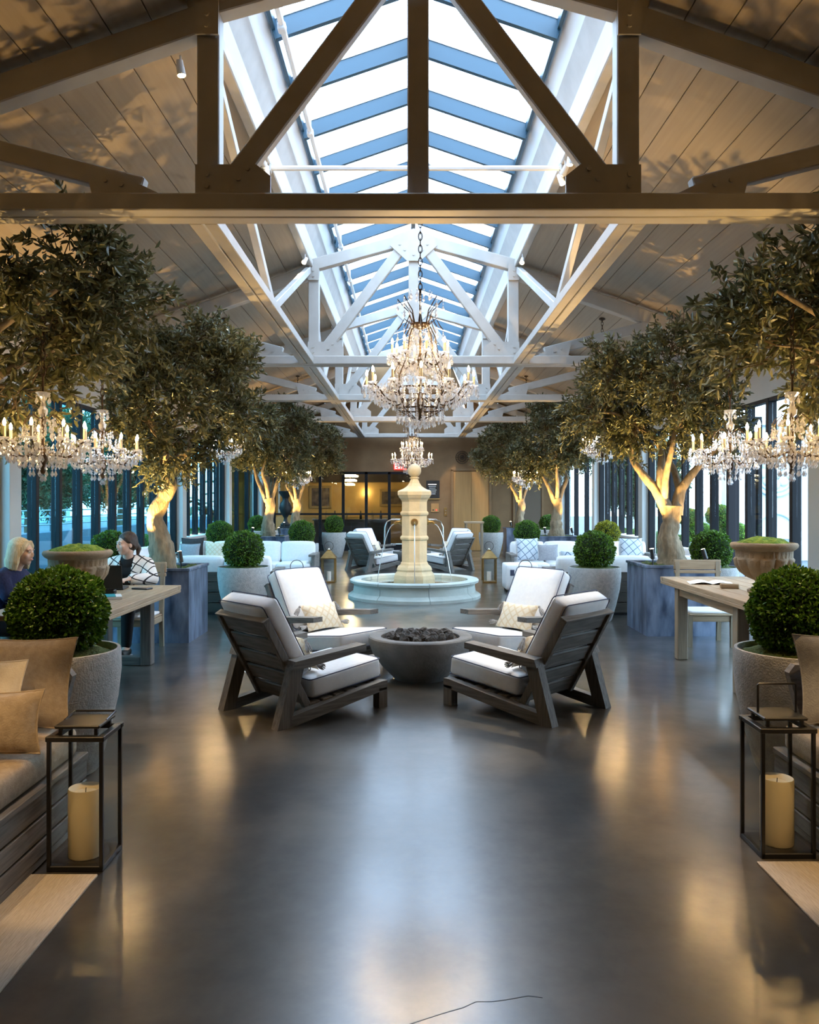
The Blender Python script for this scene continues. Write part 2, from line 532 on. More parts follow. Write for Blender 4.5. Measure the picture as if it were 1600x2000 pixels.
    def pillow(s, w, h, t, m=0, k=13):
        """stands on its lower edge, x across, y thick, z up"""
        for sg in (-1, 1):
            vs = []
            for i in range(k):
                u = -1 + 2 * i / (k - 1)
                for j in range(k):
                    v = -1 + 2 * j / (k - 1)
                    x = w / 2 * u * (1 - .09 * (1 - v * v))
                    z = h / 2 * v * (1 - .09 * (1 - u * u)) + h / 2
                    y = sg * t / 2 * max((1 - u * u) * (1 - v * v), 0) ** .42
                    vs.append((x, y, z))
            s.add(vs, [(i * k + j, (i + 1) * k + j, (i + 1) * k + j + 1, i * k + j + 1) for i in range(k - 1) for j in range(k - 1)], m)
        return s
    def mesh(s, name, mats, smooth=None, merge=False):
        me = bpy.data.meshes.new(name)
        me.from_pydata(s.v, [], s.f)
        mats = mats if isinstance(mats, (list, tuple)) else [mats]
        for mm in mats:
            me.materials.append(M[mm] if isinstance(mm, str) else mm)
        if len(mats) > 1:
            me.polygons.foreach_set('material_index', s.mi)
        bm = bmesh.new(); bm.from_mesh(me)
        if merge:
            bmesh.ops.remove_doubles(bm, verts=bm.verts, dist=1e-5)
        bmesh.ops.recalc_face_normals(bm, faces=bm.faces)
        bm.to_mesh(me); bm.free()
        if smooth is not None:
            me.polygons.foreach_set('use_smooth', [True] * len(me.polygons))
            me.set_sharp_from_angle(angle=R(smooth))
        me.update()
        return me
    def build(s, name, mats, parent=None, smooth=None, loc=(0, 0, 0), rot=(0, 0, 0), merge=False):
        return link(name, s.mesh(name, mats, smooth, merge), parent, loc, rot)

def link(name, me, parent=None, loc=(0, 0, 0), rot=(0, 0, 0)):
    o = bpy.data.objects.new(name, me)
    o.location = loc; o.rotation_euler = rot
    o.parent = parent
    col.objects.link(o)
    return o

def tag(o, label=None, cat=None, group=None, kind=None):
    if label: o['label'] = label
    if cat: o['category'] = cat
    if group: o['group'] = group
    if kind: o['kind'] = kind
    return o

def thing(name, label, cat, loc=(0, 0, 0), rz=0., group=None, kind=None):
    o = bpy.data.objects.new(name, None)
    o.empty_display_size = .1
    o.location = loc; o.rotation_euler = (0, 0, rz)
    col.objects.link(o)
    return tag(o, label, cat, group, kind)

def kids(o):
    return [c for c in o.children]

def copy_tree(o, parent=None, loc=None, rz=None, label=None):
    c = o.copy()
    col.objects.link(c)
    c.parent = parent
    if loc is not None: c.location = loc
    if rz is not None: c.rotation_euler = (0, 0, rz)
    if label: c['label'] = label
    for ch in kids(o):
        copy_tree(ch, c)
    return c

def spot(name, parent, loc, target, energy, color, size=60, blend=.5, radius=.03):
    d = bpy.data.lights.new(name, 'SPOT')
    d.energy = energy; d.color = color; d.spot_size = R(size); d.spot_blend = blend; d.shadow_soft_size = radius
    o = bpy.data.objects.new(name, d)
    o.location = loc
    v = Vector(target) - Vector(loc)
    o.rotation_euler = v.to_track_quat('-Z', 'Y').to_euler()
    o.parent = parent
    col.objects.link(o)
    return o

def px(x, y, Y):
    """photo pixel + distance -> point in the hall"""
    return Vector(((x - 800) * Y / 1600, Y, CAM_H - (y - 980) * Y / 1600))
# ------------------------------------------------------------------ the hall: floor, walls, roof
Y0, Y1 = -4.0, 25.9
KX, KZ, SL = 1.6, 5.05, .35          # inner edge of the boarded ceiling, roof slope
EX = 5.0
EZ = KZ - SL * (EX - KX)
fl = MB().box((AX, 12.95, -.05), (10.1, 33.9, .1)).build('floor', 'floor')
tag(fl, 'polished dark grey concrete floor of the hall', kind='structure')
ck = MB()
pts = [px(800, 2002, 2.43), px(838, 1988, 2.46), px(870, 1978, 2.485), px(905, 1967, 2.51), px(930, 1957, 2.54), px(960, 1956, 2.54), px(990, 1953, 2.55), px(1032, 1945, 2.57), px(1060, 1948, 2.56)]
for a, b in zip(pts[:-1], pts[1:]):
    ck.bar((a.x, a.y, .0004), (b.x, b.y, .0004), .003, .0008)
ck.build('crack', 'black', fl)

def hall_wall(side, s):
    x = AX + s * 4.86
    w = MB().box((x, (Y0 + Y1) / 2, 3.42), (.2, Y1 - Y0, .94)).build('wall_' + side, 'header')
    tag(w, 'plain header wall above the ' + side + ' windows', kind='structure')
    me = MB().box((0, 0, 1.48), (.28, .28, 2.96), .006).mesh('column', 'column')
    for y in (5.8, 9.55, 16.73, 21.03, 25.55):
        link('column', me, w, (AX + s * 4.79, y, 0))
    return w
wall_l = hall_wall('left', -1)
wall_r = hall_wall('right', 1)
tag(MB().box((AX, Y0 - .1, 3.1), (10.4, .2, 6.2)).build('wall_front', 'near_wall'), 'tan wall behind the viewer', kind='structure')
bw = MB()
bw.box((AX - 4.68, Y1 + .1, 1.25), (.62, .2, 2.5))
bw.box((AX + 2.55, Y1 + .1, 1.25), (4.98, .2, 2.5))
bw.prism([(AX - 5, 2.5), (AX + 5, 2.5), (AX + 5, EZ), (AX + KX, KZ), (AX + 1.3, 5.8), (AX, 6.28), (AX - 1.3, 5.8), (AX - KX, KZ), (AX - 5, EZ)], Y1, Y1 + .2, 'xz')
tag(bw.build('wall_back', 'wall'), 'tan end wall of the hall with glass doors and an elevator', kind='structure')

# windows: bays of tall dark-framed glazed leaves
def window_bay(n, s, ya, yb, step, glass, sill=0., skip=(), lab=''):
    x = AX + s * 4.83
    root = thing('window_%d' % n, lab, None, (x, ya, 0), kind='structure')
    cnt = max(1, round((yb - ya) / step))
    st = (yb - ya) / cnt
    mul = MB().box((0, 0, (2.95 + sill) / 2), (.12, .085, 2.95 - sill), .004).mesh('mullion', 'frame')
    pan = MB().box((0, 0, (2.95 + sill) / 2), (.012, st - .085, 2.87 - sill)).mesh('pane', glass)
    for i in range(cnt + 1):
        link('mullion', mul, root, (0, min(max(i * st, .05), yb - ya - .05), 0))
        if i < cnt and i not in skip:
            link('pane', pan, root, (0, (i + .5) * st, 0))
    hd = MB().box((0, (yb - ya) / 2, 2.925), (.11, yb - ya - .1, .05)).build('head_rail', 'frame', root)
    if sill:
        MB().box((0, (yb - ya) / 2, sill / 2 - .03), (.16, yb - ya, sill - .06)).build('low_wall', 'header', root)
        MB().box((-s * .06, (yb - ya) / 2, sill - .03), (.34, yb - ya, .06), .01).build('sill', 'sky_white', root)
    else:
        MB().box((0, (yb - ya) / 2, .03), (.11, yb - ya - .1, .06)).build('threshold', 'frame', root)
    return root
k = 1
for s, side, g in ((-1, 'left', 'pane_teal'), (1, 'right', 'pane')):
    tag(MB().box((AX + s * 4.86, (Y0 + 5.66) / 2, 1.48), (.2, 5.66 - Y0, 2.94)).build('wall_near_' + side, 'near_wall'), 'solid tan wall beside the viewer on the ' + side, kind='structure')
    window_bay(k, s, 5.94, 9.41, .7, g, lab='tall dark-framed glazed doors beside the %s dining table' % side)
    w3 = window_bay(k + 1, s, 9.69, 16.59, .66, g, skip=(3,) if s > 0 else (), lab='long bay of narrow dark-framed glass leaves on the %s' % side)
    window_bay(k + 2, s, 16.87, 20.89, .66, g, sill=.82, lab='far %s window bay above a pale sill' % side)
    window_bay(k + 3, s, 21.17, 25.41, 1.4, g, lab='last %s window bay by the end wall' % side)
    if s > 0:       # one leaf folded open: a stack of leaf frames standing outwards
        st = 6.9 / 10
        for q in range(3):
            lf = MB()
            lf.box((.35, 0, 1.45), (.06, .03, 2.8)); lf.box((-.0, 0, 1.45), (.06, .03, 2.8)); lf.box((.17, 0, .1), (.3, .03, .1)); lf.box((.17, 0, 2.8), (.3, .03, .1))
            lf.build('folded_leaf', 'frame', w3, loc=(.12, 4 * st + .08 + q * .06, 0))
    k += 4

# boarded ceiling
dl = math.sqrt(1 + SL * SL)
cl = MB()
for s in (-1, 1):
    cl.prism([(AX + s * KX, KZ + .03), (AX + s * EX, EZ + .03), (AX + s * EX, EZ + .15), (AX + s * KX, KZ + .15)], Y0, Y1, 'xz')
    cl.prism([(AX, KZ + SL * KX + .03), (AX + s * KX, KZ + .03), (AX + s * KX, KZ + .15), (AX, KZ + SL * KX + .15)], Y0, 5.72, 'xz')
ceil = cl.build('ceiling', 'board')
tag(ceil, 'sloping painted board ceiling on both sides of the skylight', kind='structure')
nb = 12
bwid = (EX - KX) * dl / nb
bme = MB().box((0, 0, 0), (bwid - .006, Y1 - Y0, .03), .003).mesh('board', 'board')
bme2 = MB().box((0, 0, 0), (bwid - .006, 5.72 - Y0, .03), .003).mesh('board', 'board')
for s in (-1, 1):
    ang = math.atan(SL) * s
    for i in range(nb):
        t = (i + .5) / nb
        link('board', bme, ceil, (AX + s * (KX + t * (EX - KX)), (Y0 + Y1) / 2, KZ - SL * t * (EX - KX) + .012), (0, ang, 0))
    for i in range(5):
        t = (i + .5) * bwid / dl
        link('board', bme2, ceil, (AX + s * (KX - t), (Y0 + 5.72) / 2, KZ + SL * t + .012), (0, ang, 0))

# ridge skylight
SY0, SY1 = 5.72, 25.9
sk = MB()
sk.prism([(-KX, KZ + .02), (0, KZ + SL * KX + .02), (KX, KZ + .02), (1.32, 5.8), (0, 6.27), (-1.32, 5.8)], SY0, SY0 + .06, 'xz')
sky = sk.build('window_9', 'sky_white', loc=(AX, 0, 0))
tag(sky, 'long glazed ridge skylight with blue-grey rafters', kind='structure')
LY = (SY0 + SY1) / 2; LL = SY1 - SY0
for s in (-1, 1):
    MB().prism([(s * 1.62, 5.04), (s * 1.50, 5.36), (s * 1.56, 5.36), (s * 1.68, 5.04)], SY0, SY1, 'xz').build('lower_curb', 'sky_white', sky)
    MB().prism([(s * 1.50, 5.36), (s * 1.40, 5.58), (s * 1.50, 5.62), (s * 1.60, 5.36)], SY0, SY1, 'xz').build('middle_curb', 'steel', sky)
    MB().prism([(s * 1.40, 5.58), (s * 1.30, 5.80), (s * 1.38, 5.86), (s * 1.50, 5.62)], SY0, SY1, 'xz').build('upper_curb', 'sky_white', sky)
    MB().box((s * 1.27, LY, 5.79), (.035, LL, .09)).build('eave_bar', 'sky_blue', sky)
    MB().box((s * 1.52, LY, 5.02), (.10, LL, .10), .01).build('edge_beam', 'steel', sky)
MB().box((0, LY, 6.17), (.07, LL, .2)).build('ridge_beam', 'sky_blue', sky)
e0, e1 = Vector((1.28, 0, 5.80)), Vector((.03, 0, 6.225))
for s in (-1, 1):
    rf = MB().bar((s * e0.x, 0, e0.z - .06), (s * e1.x, 0, e1.z - .06), .055, .17).mesh('rafter', 'sky_blue')
    cap = MB().bar((s * e0.x, 0, e0.z + .035), (s * e1.x, 0, e1.z + .035), .075, .018).mesh('rafter_cap', 'sky_white')
    pn = MB().bar((s * e0.x, 0, e0.z + .05), (s * e1.x, 0, e1.z + .05), .99, .012).mesh('pane', 'sky_pane')
    for i in range(20):
        y = 6.3 + i * 1.0
        r_ = link('rafter', rf, sky, (0, y, 0))
        link('rafter_cap', cap, r_, (0, 0, 0))
        link('pane', pn, sky, (0, y - .5, 0))
# sprinkler pipe and tie rods
pp = MB().tube([(AX - 1.15, 6.0, 5.62), (AX - 1.15, 25.6, 5.62)], .028, 8)
for y in range(7, 25, 2):
    pp.tube([(AX - 1.15, y, 5.62), (AX - 1.15, y, 5.80)], .012, 6)
    pp.box((AX - 1.15, y, 5.60), (.07, .09, .07), .01)
tag(pp.build('sprinkler_pipe', 'sky_white', smooth=40), 'white sprinkler pipe running along the left side of the skylight', 'pipe')
for y, lab in ((8.35, 'white tie rod across the skylight behind the nearest truss'),):
    t = thing('tie_rod', lab, 'rod', (AX, y, 4.95))
    MB().tube([(-1.48, 0, 0), (1.48, 0, 0)], .028, 8).build('rod', 'sky_white', t, smooth=40)
    for s in (-1, 1):
        MB().box((s * 1.5, 0, 0), (.06, .1, .1), .01).build('bracket', 'steel', t)

# roof trusses
TY = [5.76, 12.03, 16.3, 20.5, 25.55]
def make_truss():
    t = thing('roof_truss', '', 'truss', (AX, 0, 0), group='steel roof trusses across the hall')
    ch = MB().box((0, 0, 3.61), (9.9, .135, .12), .008).mesh('bottom_chord', 'steel')
    link('bottom_chord', ch, t, (0, -.078, 0)); link('bottom_chord', ch, t, (0, .078, 0))
    MB().box((0, 0, 4.40), (.15, .13, 1.45), .008).build('king_post', 'steel', t)
    bolt = MB().tube([(0, -.014, 0), (0, .012, 0)], .018, 8).mesh('bolt', 'steel')
    def plate(name, poly, bolts):
        g = MB().prism(poly, -.105, -.085, 'xz').build(name, 'steel', t)
        for (x, z) in bolts:
            link('bolt', bolt, g, (x, -.105, z))
    plate('gusset', [(-.30, 5.42), (-.34, 5.28), (-.10, 5.06), (.10, 5.06), (.34, 5.28), (.30, 5.42), (0, 5.53)], [(-.2, 5.3), (-.13, 5.22), (.2, 5.3), (.13, 5.22), (0, 5.15)])
    for s in (-1, 1):
        MB().box((s * 1.46, 0, 4.32), (.155, .14, 1.30), .008).build('post', 'steel', t)
        MB().bar((s * 1.60, 0, 4.98), (0, 0, 5.42), .14, .17, b=.008).build('top_chord', 'steel', t)
        MB().bar((s * 1.50, 0, 4.915), (s * 4.92, 0, 3.72), .15, .19, b=.008).build('rafter', 'steel', t)
        MB().bar((s * 1.28, -.04, 3.80), (s * .16, -.04, 5.28), .09, .15, b=.01).build('diagonal', 'steel', t)
        MB().bar((s * 1.92, -.02, 3.74), (s * 3.48, -.02, 4.14), .10, .14, b=.008).build('strut', 'steel', t)
        MB().box((s * 3.56, 0, 3.90), (.15, .12, .52), .008).build('outer_post', 'steel', t)
        plate('gusset', [(s * 1.54, 3.66), (s * 1.02, 3.66), (s * 1.02, 3.80), (s * 1.12, 3.88), (s * 1.54, 3.88)], [(s * 1.46, 3.73), (s * 1.46, 3.81), (s * 1.24, 3.78), (s * 1.18, 3.85)])
        plate('gusset', [(s * 1.54, 4.78), (s * 1.38, 4.78), (s * 1.38, 5.02), (s * 1.54, 5.0)], [(s * 1.46, 4.84), (s * 1.46, 4.92)])
        plate('gusset', [(s * 1.75, 3.66), (s * 2.25, 3.66), (s * 2.3, 3.86), (s * 2.0, 3.78)], [(s * 2.05, 3.74), (s * 2.16, 3.77)])
    return t
tr0 = make_truss()
tl = ['nearest roof truss, dark against the skylight', 'second roof truss, pale, behind the large chandelier', 'third pale roof truss from the viewer', 'fourth pale roof truss from the viewer', 'farthest pale roof truss against the end wall']
for i, y in enumerate(TY):
    if i == 0:
        tr0.location.y = y; tr0['label'] = tl[0]
    else:
        copy_tree(tr0, loc=(AX, y, 0), label=tl[i])
for s, side in ((-1, 'left'), (1, 'right')):
    t = thing('roof_rail', 'long double steel rail under the trusses on the %s' % side, 'rail', (AX + s * 1.55, 0, 0), group='steel rails under the trusses')
    for i in range(4):
        ya, yb = TY[i] + .15, TY[i + 1] - .15
        for d in (-.055, .055):
            MB().box((d, (ya + yb) / 2, 3.6), (.095, yb - ya, .098), .006).build('channel', 'steel', t)
    for i in range(4):
        ym = (TY[i] + TY[i + 1]) / 2
        for ya, dy in ((TY[i], .12), (TY[i + 1], -.12)):
            MB().bar((0, ym, 3.66), (-s * .02, ya + dy, 4.92), .10, .07, up=(1, 0, 0), b=.006).build('brace', 'steel', t)
        MB().box((0, ym, 3.67), (.12, .3, .05), .006).build('brace_plate', 'steel', t)

# ---- end wall: glass doors, elevator, service door
d1 = thing('door_1', 'black-framed glass doors to the amber dining room', None, (0, Y1, 0), kind='structure')
xs = [-4.29 + i * .73 for i in range(7)]
for i, x in enumerate(xs):
    MB().box((x, .06, 1.25), (.09, .1, 2.5), .004).build('door_post', 'frame', d1)
    if i < 6:
        MB().box((x + .365, .06, 1.16), (.64, .06, .06)).build('door_rail', 'frame', d1)
        MB().box((x + .365, .06, .1), (.64, .06, .2)).build('kick_plate', 'frame', d1)
        MB().box((x + .365, .07, 1.82), (.64, .012, 1.26)).build('pane', 'pane', d1)
        MB().box((x + .365, .07, .67), (.64, .012, .92)).build('pane', 'pane', d1)
MB().box((-2.1, .06, 2.46), (4.47, .1, .08)).build('door_head', 'frame', d1)
d2 = thing('door_2', 'bronze two-leaf elevator doors in the end wall', None, (1.95, Y1, 0), kind='structure')
for s in (-1, 1):
    MB().box((s * .28, -.02, 1.26), (.553, .03, 2.5), .004).build('elevator_panel', 'elevator', d2)
    MB().box((s * .60, -.03, 1.28), (.08, .06, 2.56), .006).build('jamb', 'wall', d2)
MB().box((0, -.03, 2.56), (1.28, .06, .08), .006).build('lintel', 'wall', d2)
d3 = thing('door_3', 'brown service door right of the elevator', None, (3.75, Y1, 0), kind='structure')
MB().box((0, -.015, 1.1), (.82, .03, 2.2), .004).build('door_leaf', 'door', d3)
for s in (-1, 1):
    MB().box((s * .45, -.03, 1.13), (.07, .06, 2.26), .006).build('jamb', 'wall', d3)
MB().box((0, -.03, 2.25), (.97, .06, .07), .006).build('lintel', 'wall', d3)
hd = MB().tube([(-.3, -.03, 1.24), (-.3, -.09, 1.24), (-.16, -.09, 1.24)], .016, 8).build('handle', 'black', d3, smooth=40)
# dining room beyond the doors
RY = 30.4
tag(MB().box((-2.1, RY + .1, 1.5), (8.0, .2, 3.0)).build('wall_dining', 'room'), 'amber wall of the dining room beyond the doors', kind='structure')
tag(MB().box((-6.0, 28.2, 1.5), (.2, 4.4, 3.0)).build('wall_dining_left', 'room'), 'left wall of the dining room', kind='structure')
tag(MB().box((1.8, 28.2, 1.5), (.2, 4.4, 3.0)).build('wall_dining_right', 'room'), 'right wall of the dining room', kind='structure')
tag(MB().box((-2.1, 28.25, 3.05), (8.2, 4.5, .1)).build('ceiling_dining', 'room_dark'), 'dark ceiling of the dining room', kind='structure')
tag(MB().box((-2.1, RY - .03, .5), (7.6, .06, 1.0)).build('trim_1', 'gilt'), 'wainscot of the dining room', kind='structure')
tag(MB().box((-2.1, RY - .06, 2.45), (7.6, .14, .35)).build('trim_2', 'room_dark'), 'dark cornice band of the dining room', kind='structure')
# ------------------------------------------------------------------ fountain
FX, FY = .08, 13.4
f = thing('fountain', 'round stone fountain with a tall octagonal pillar and ball finial', 'fountain', (FX, FY, 0))
seg = [(1.08, 0), (1.08, .045), (1.03, .08), (1.0, .10), (.985, .20), (1.0, .23), (1.045, .25), (1.05, .285), (1.03, .30), (.90, .30), (.87, .285), (.86, .04), (.86, 0)]
for i in range(8):
    a = 2 * PI * i / 8 + R(12.5)
    MB().lathe(seg, 10, a0=a + .004, a1=a + 2 * PI / 8 - .004).build('basin_segment', 'basin', f, smooth=35)
MB().lathe([(0.0, .02), (.865, .02), (.865, .235), (0, .235)], 40).build('water', 'water', f)
sh = [(.36, .0), (.36, .30), (.35, .36), (.30, .42), (.31, .45), (.29, .49), (.25, .52), (.24, .55), (.22, .57), (.22, .92), (.245, .94), (.25, .97), (.235, .99), (.22, 1.0), (.22, 1.32), (.245, 1.34), (.25, 1.37), (.235, 1.39), (.22, 1.40),
      (.22, 1.55), (.235, 1.58), (.25, 1.60), (.265, 1.615), (.285, 1.65), (.295, 1.66), (.295, 1.715), (.28, 1.73), (.25, 1.74), (.19, 1.765), (.135, 1.80), (.095, 1.85), (.068, 1.91), (.06, 1.93)]
MB().lathe(sh, 8, rot=R(22.5)).build('pillar', 'stone', f)
MB().ball((0, 0, 2.06), .112, 24, 16).build('ball_finial', 'stone', f, smooth=60)
MB().lathe([(.06, 1.925), (.078, 1.932), (.08, 1.945), (.062, 1.952), (.05, 1.96)], 20).build('finial_collar', 'stone', f, smooth=40)
for a in (-90, 0, 180):
    r_ = R(a); dx, dy = math.cos(r_), math.sin(r_)
    sp = MB()
    sp.tube([(dx * .20, dy * .20, 1.22), (dx * .235, dy * .235, 1.22)], [.062, .05], 16)
    sp.tube([(dx * .22, dy * .22, 1.22), (dx * .30, dy * .30, 1.22), (dx * .33, dy * .33, 1.19)], [.03, .026, .022], 10)
    sp.build('spout', 'brass', f, smooth=40)
    reach = .10 if a == -90 else .28
    ps = [(dx * (.33 + reach * t), dy * (.33 + reach * t), 1.185 - .95 * t * t) for t in [i / 10 for i in range(11)]]
    MB().tube(ps, [.009] * 3 + [.007] * 8, 6).build('water_stream', 'crystal', f, smooth=60)

# ------------------------------------------------------------------ fire bowls and lounge chairs
rr = random.Random(3)
rocks = []
for q in range(4):
    b = MB().ball((0, 0, 0), .045, 7, 5)
    b.v = [tuple(c * rr.uniform(.72, 1.25) for c in v) for v in b.v]
    rocks.append(b.mesh('rock', 'rock'))
def fire_bowl(loc, label):
    t = thing('fire_bowl', label, 'fire bowl', loc, group='concrete fire bowls ringed by lounge chairs')
    pr = [(.16, 0), (.22, 0), (.25, .03), (.34, .12), (.42, .23), (.455, .33), (.455, .37), (.445, .38), (.36, .38), (.345, .37), (.34, .30), (.0, .29)]
    MB().lathe(pr, 48).build('bowl', 'bowl', t, smooth=35)
    i = 0
    for ring, cnt in ((.0, 1), (.075, 6), (.15, 12), (.22, 17), (.29, 22), (.11, 6), (.19, 10), (.26, 14)):
        for q in range(cnt):
            a = 2 * PI * q / cnt + ring * 9
            top = i > 57
            link('rock', rocks[i % 4], t, (ring * math.cos(a), ring * math.sin(a), (.365 if top else .322) + rr.uniform(-.008, .012)), (rr.uniform(0, 6), rr.uniform(0, 6), rr.uniform(0, 6)))
            i += 1
    return t
BY1, BY2 = 7.2, 19.6
fire_bowl((.095, BY1, 0), 'round grey concrete fire bowl of lava rocks between the nearest lounge chairs')
fire_bowl((.06, BY2, 0), 'far concrete fire bowl behind the fountain')

def back_frame():
    d = Vector((0, -.481, .877)); n = Vector((0, .877, .481))
    return d, n
def make_lounge():
    t = thing('lounge_chair', '', 'chair', (0, 0, 0), group='teak lounge chairs around the fire bowls')
    d, n = back_frame()
    b0 = Vector((0, .32, .115))
    for s in (-1, 1):
        x0, x1 = s * .325, s * .395
        MB().prism([(.03, .0), (.10, .0), (.98, .135), (.98, .20), (.93, .20), (.03, .065)], x0, x1).build('side_rail', 'wood_y', t)
        MB().prism([(.90, 0), (.98, 0), (.98, .15), (.90, .15)], x0, x1).build('front_leg', 'wood_z', t)
        MB().prism([(-.005, 0), (.095, 0), (.215, .405), (.115, .405)], x0 - s * .004, x1 + s * .004).build('rear_leg', 'wood_z', t)
        MB().prism([(.105, .40), (.125, .455), (.75, .505), (.75, .46), (.21, .40)], s * .315, s * .425).build('arm', 'wood_y', t)
        MB().bar(b0 + Vector((s * .30, 0, 0)) - n * .02, b0 + d * .715 + Vector((s * .30, 0, 0)) - n * .02, .045, .055, up=n, b=.004).build('back_stile', 'wood_z', t)
    bd = MB().box((0, 0, 0), (.552, .127, .024), .008)
    bmx = Matrix((Vector((1, 0, 0)), d, n)).transposed()
    bd.v = [tuple(bmx @ Vector(v)) for v in bd.v]
    bme_ = bd.mesh('back_board', 'wood_x')
    for i in range(5):
        link('back_board', bme_, t, b0 + d * (.072 + i * .143) - n * .018)
    MB().bar(b0 + d * .722 + Vector((-.325, 0, 0)) - n * .02, b0 + d * .722 + Vector((.325, 0, 0)) - n * .02, .06, .016, up=d, b=.003).build('back_cap', 'wood_x', t)
    sl = MB().box((0, 0, 0), (.65, .09, .022), .004).mesh('seat_slat', 'wood_x')
    for i in range(6):
        u = .36 + i * .115
        link('seat_slat', sl, t, (0, u, .115 + (u - .32) * .095), (math.atan(.095), 0, 0))
    MB().box((0, .95, .165), (.65, .045, .07), .004).build('front_rail', 'wood_x', t)
    # cushions
    a = math.atan(.11)
    mx = Matrix.Rotation(a, 3, 'X')
    sc_ = MB().cushion((0, .665, .252), (.62, .66, .155), .035, .012, mx).build('seat_cushion', 'white_cloth', t, smooth=50, merge=True)
    mb = Matrix((Vector((1, 0, 0)), d, n)).transposed()
    cb = b0 + d * .50 + n * .075
    bc = MB().cushion(cb, (.60, .62, .145), .04, .02, mb).build('back_cushion', 'white_cloth', t, smooth=50, merge=True)
    def pipe(par, c, hx, hy, hz, mt):
        pb = MB()
        for sg in (-1, 1):
            ps = []
            for (sx, sy) in ((1, 1), (-1, 1), (-1, -1), (1, -1)):
                for q in range(4):
                    th = {(1, 1): 0, (-1, 1): 90, (-1, -1): 180, (1, -1): 270}[(sx, sy)] + q * 30
                    ps.append(mt @ Vector((sx * (hx - .03) + .031 * math.cos(R(th)), sy * (hy - .03) + .031 * math.sin(R(th)), sg * (hz - .012))) + Vector(c))
            pb.tube(ps, .004, 5, closed=True)
        pb.build('piping', 'piping', par, smooth=60)
    pipe(sc_, (0, .665, .252), .31, .33, .0775, mx)
    pipe(bc, cb, .30, .31, .0725, mb)
    return t
ch0 = make_lounge()
tas = MB()
tas.ball((0, 0, 0), .012, 8, 6)
for q in range(10):
    a = 2 * PI * q / 10
    tas.tube([(.004 * math.cos(a), .004 * math.sin(a), -.008), (.016 * math.cos(a), .016 * math.sin(a), -.04), (.02 * math.cos(a + .3), .02 * math.sin(a + .3), -.085)], [.005, .006, .004], 4)
tassel_me = tas.mesh('tassel', 'tassel', smooth=60)
lum_me = MB().pillow(.46, .27, .12).mesh('pillow_body', 'lumbar', smooth=60, merge=True)
def lumbar(loc, rz, label, tilt=-28):
    t = thing('lumbar_pillow', label, 'pillow', loc, rz, group='cream lumbar pillows on the lounge chairs')
    h = bpy.data.objects.new('pillow_cover', lum_me)
    col.objects.link(h); h.parent = t
    h.rotation_euler = (R(-tilt), 0, 0)
    m_ = Matrix.Rotation(R(-tilt), 3, 'X')
    for sx in (-1, 1):
        for z, lift in ((.055, 82), (.255, 35)):
            p = m_ @ Vector((sx * .232, 0, z))
            link('tassel', tassel_me, t, p, (0, R(-sx * lift), 0))
    return t
first = True
for by, bx, far in ((BY1, .095, 0), (BY2, .06, 1)):
    for (ox, oy, ang, nm) in ((-1.252, -1.375, -47.4, 'left of the bowl, back to the viewer'), (1.15, -1.305, 46.8, 'right of the bowl, back to the viewer'),
                              (-1.246, .98, -131, 'behind the bowl, left, facing the viewer'), (1.246, .98, 131, 'behind the bowl, right, facing the viewer')):
        lab = ('far teak lounge chair past the fountain, ' if far else 'near teak lounge chair, ') + nm
        loc = (bx + ox, by + oy, 0)
        if first:
            c = ch0; c.location = loc; c.rotation_euler = (0, 0, R(ang)); c['label'] = lab; first = False
        else:
            c = copy_tree(ch0, loc=loc, rz=R(ang), label=lab)
        m_ = Matrix.Rotation(R(ang), 3, 'Z')
        p = m_ @ Vector((0, .465, .325)) + Vector(loc)
        lumbar(p, R(ang), ('far' if far else 'near') + ' cream tasselled lumbar pillow on the chair ' + nm.replace(', back to the viewer', '').replace(', facing the viewer', '') + (', nearer side' if oy < 0 else ''))
for x, y, nm in ((-1.45, 7.47, 'left'), (1.63, 7.65, 'right')):
    tag(MB().lathe([(.065, 0), (.065, .006), (.055, .010), (0, .010)], 24).build('floor_outlet', 'outlet', loc=(x, y, 0), smooth=40), 'small white round floor outlet behind the %s lounge chair' % nm, 'outlet')

# ------------------------------------------------------------------ plants
def fast_mesh(name, V, F, mats, smooth=False):
    me = bpy.data.meshes.new(name)
    nv, nf, k = len(V), len(F), F.shape[1]
    me.vertices.add(nv); me.vertices.foreach_set('co', V.astype(np.float32).ravel())
    me.loops.add(nf * k); me.loops.foreach_set('vertex_index', F.astype(np.int32).ravel())
    me.polygons.add(nf); me.polygons.foreach_set('loop_start', np.arange(0, nf * k, k, dtype=np.int32))
    try:
        me.polygons.foreach_set('loop_total', np.full(nf, k, dtype=np.int32))
    except Exception:
        pass
    for mm in mats:
        me.materials.append(M[mm])
    me.update(calc_edges=True)
    me.validate()
    return me

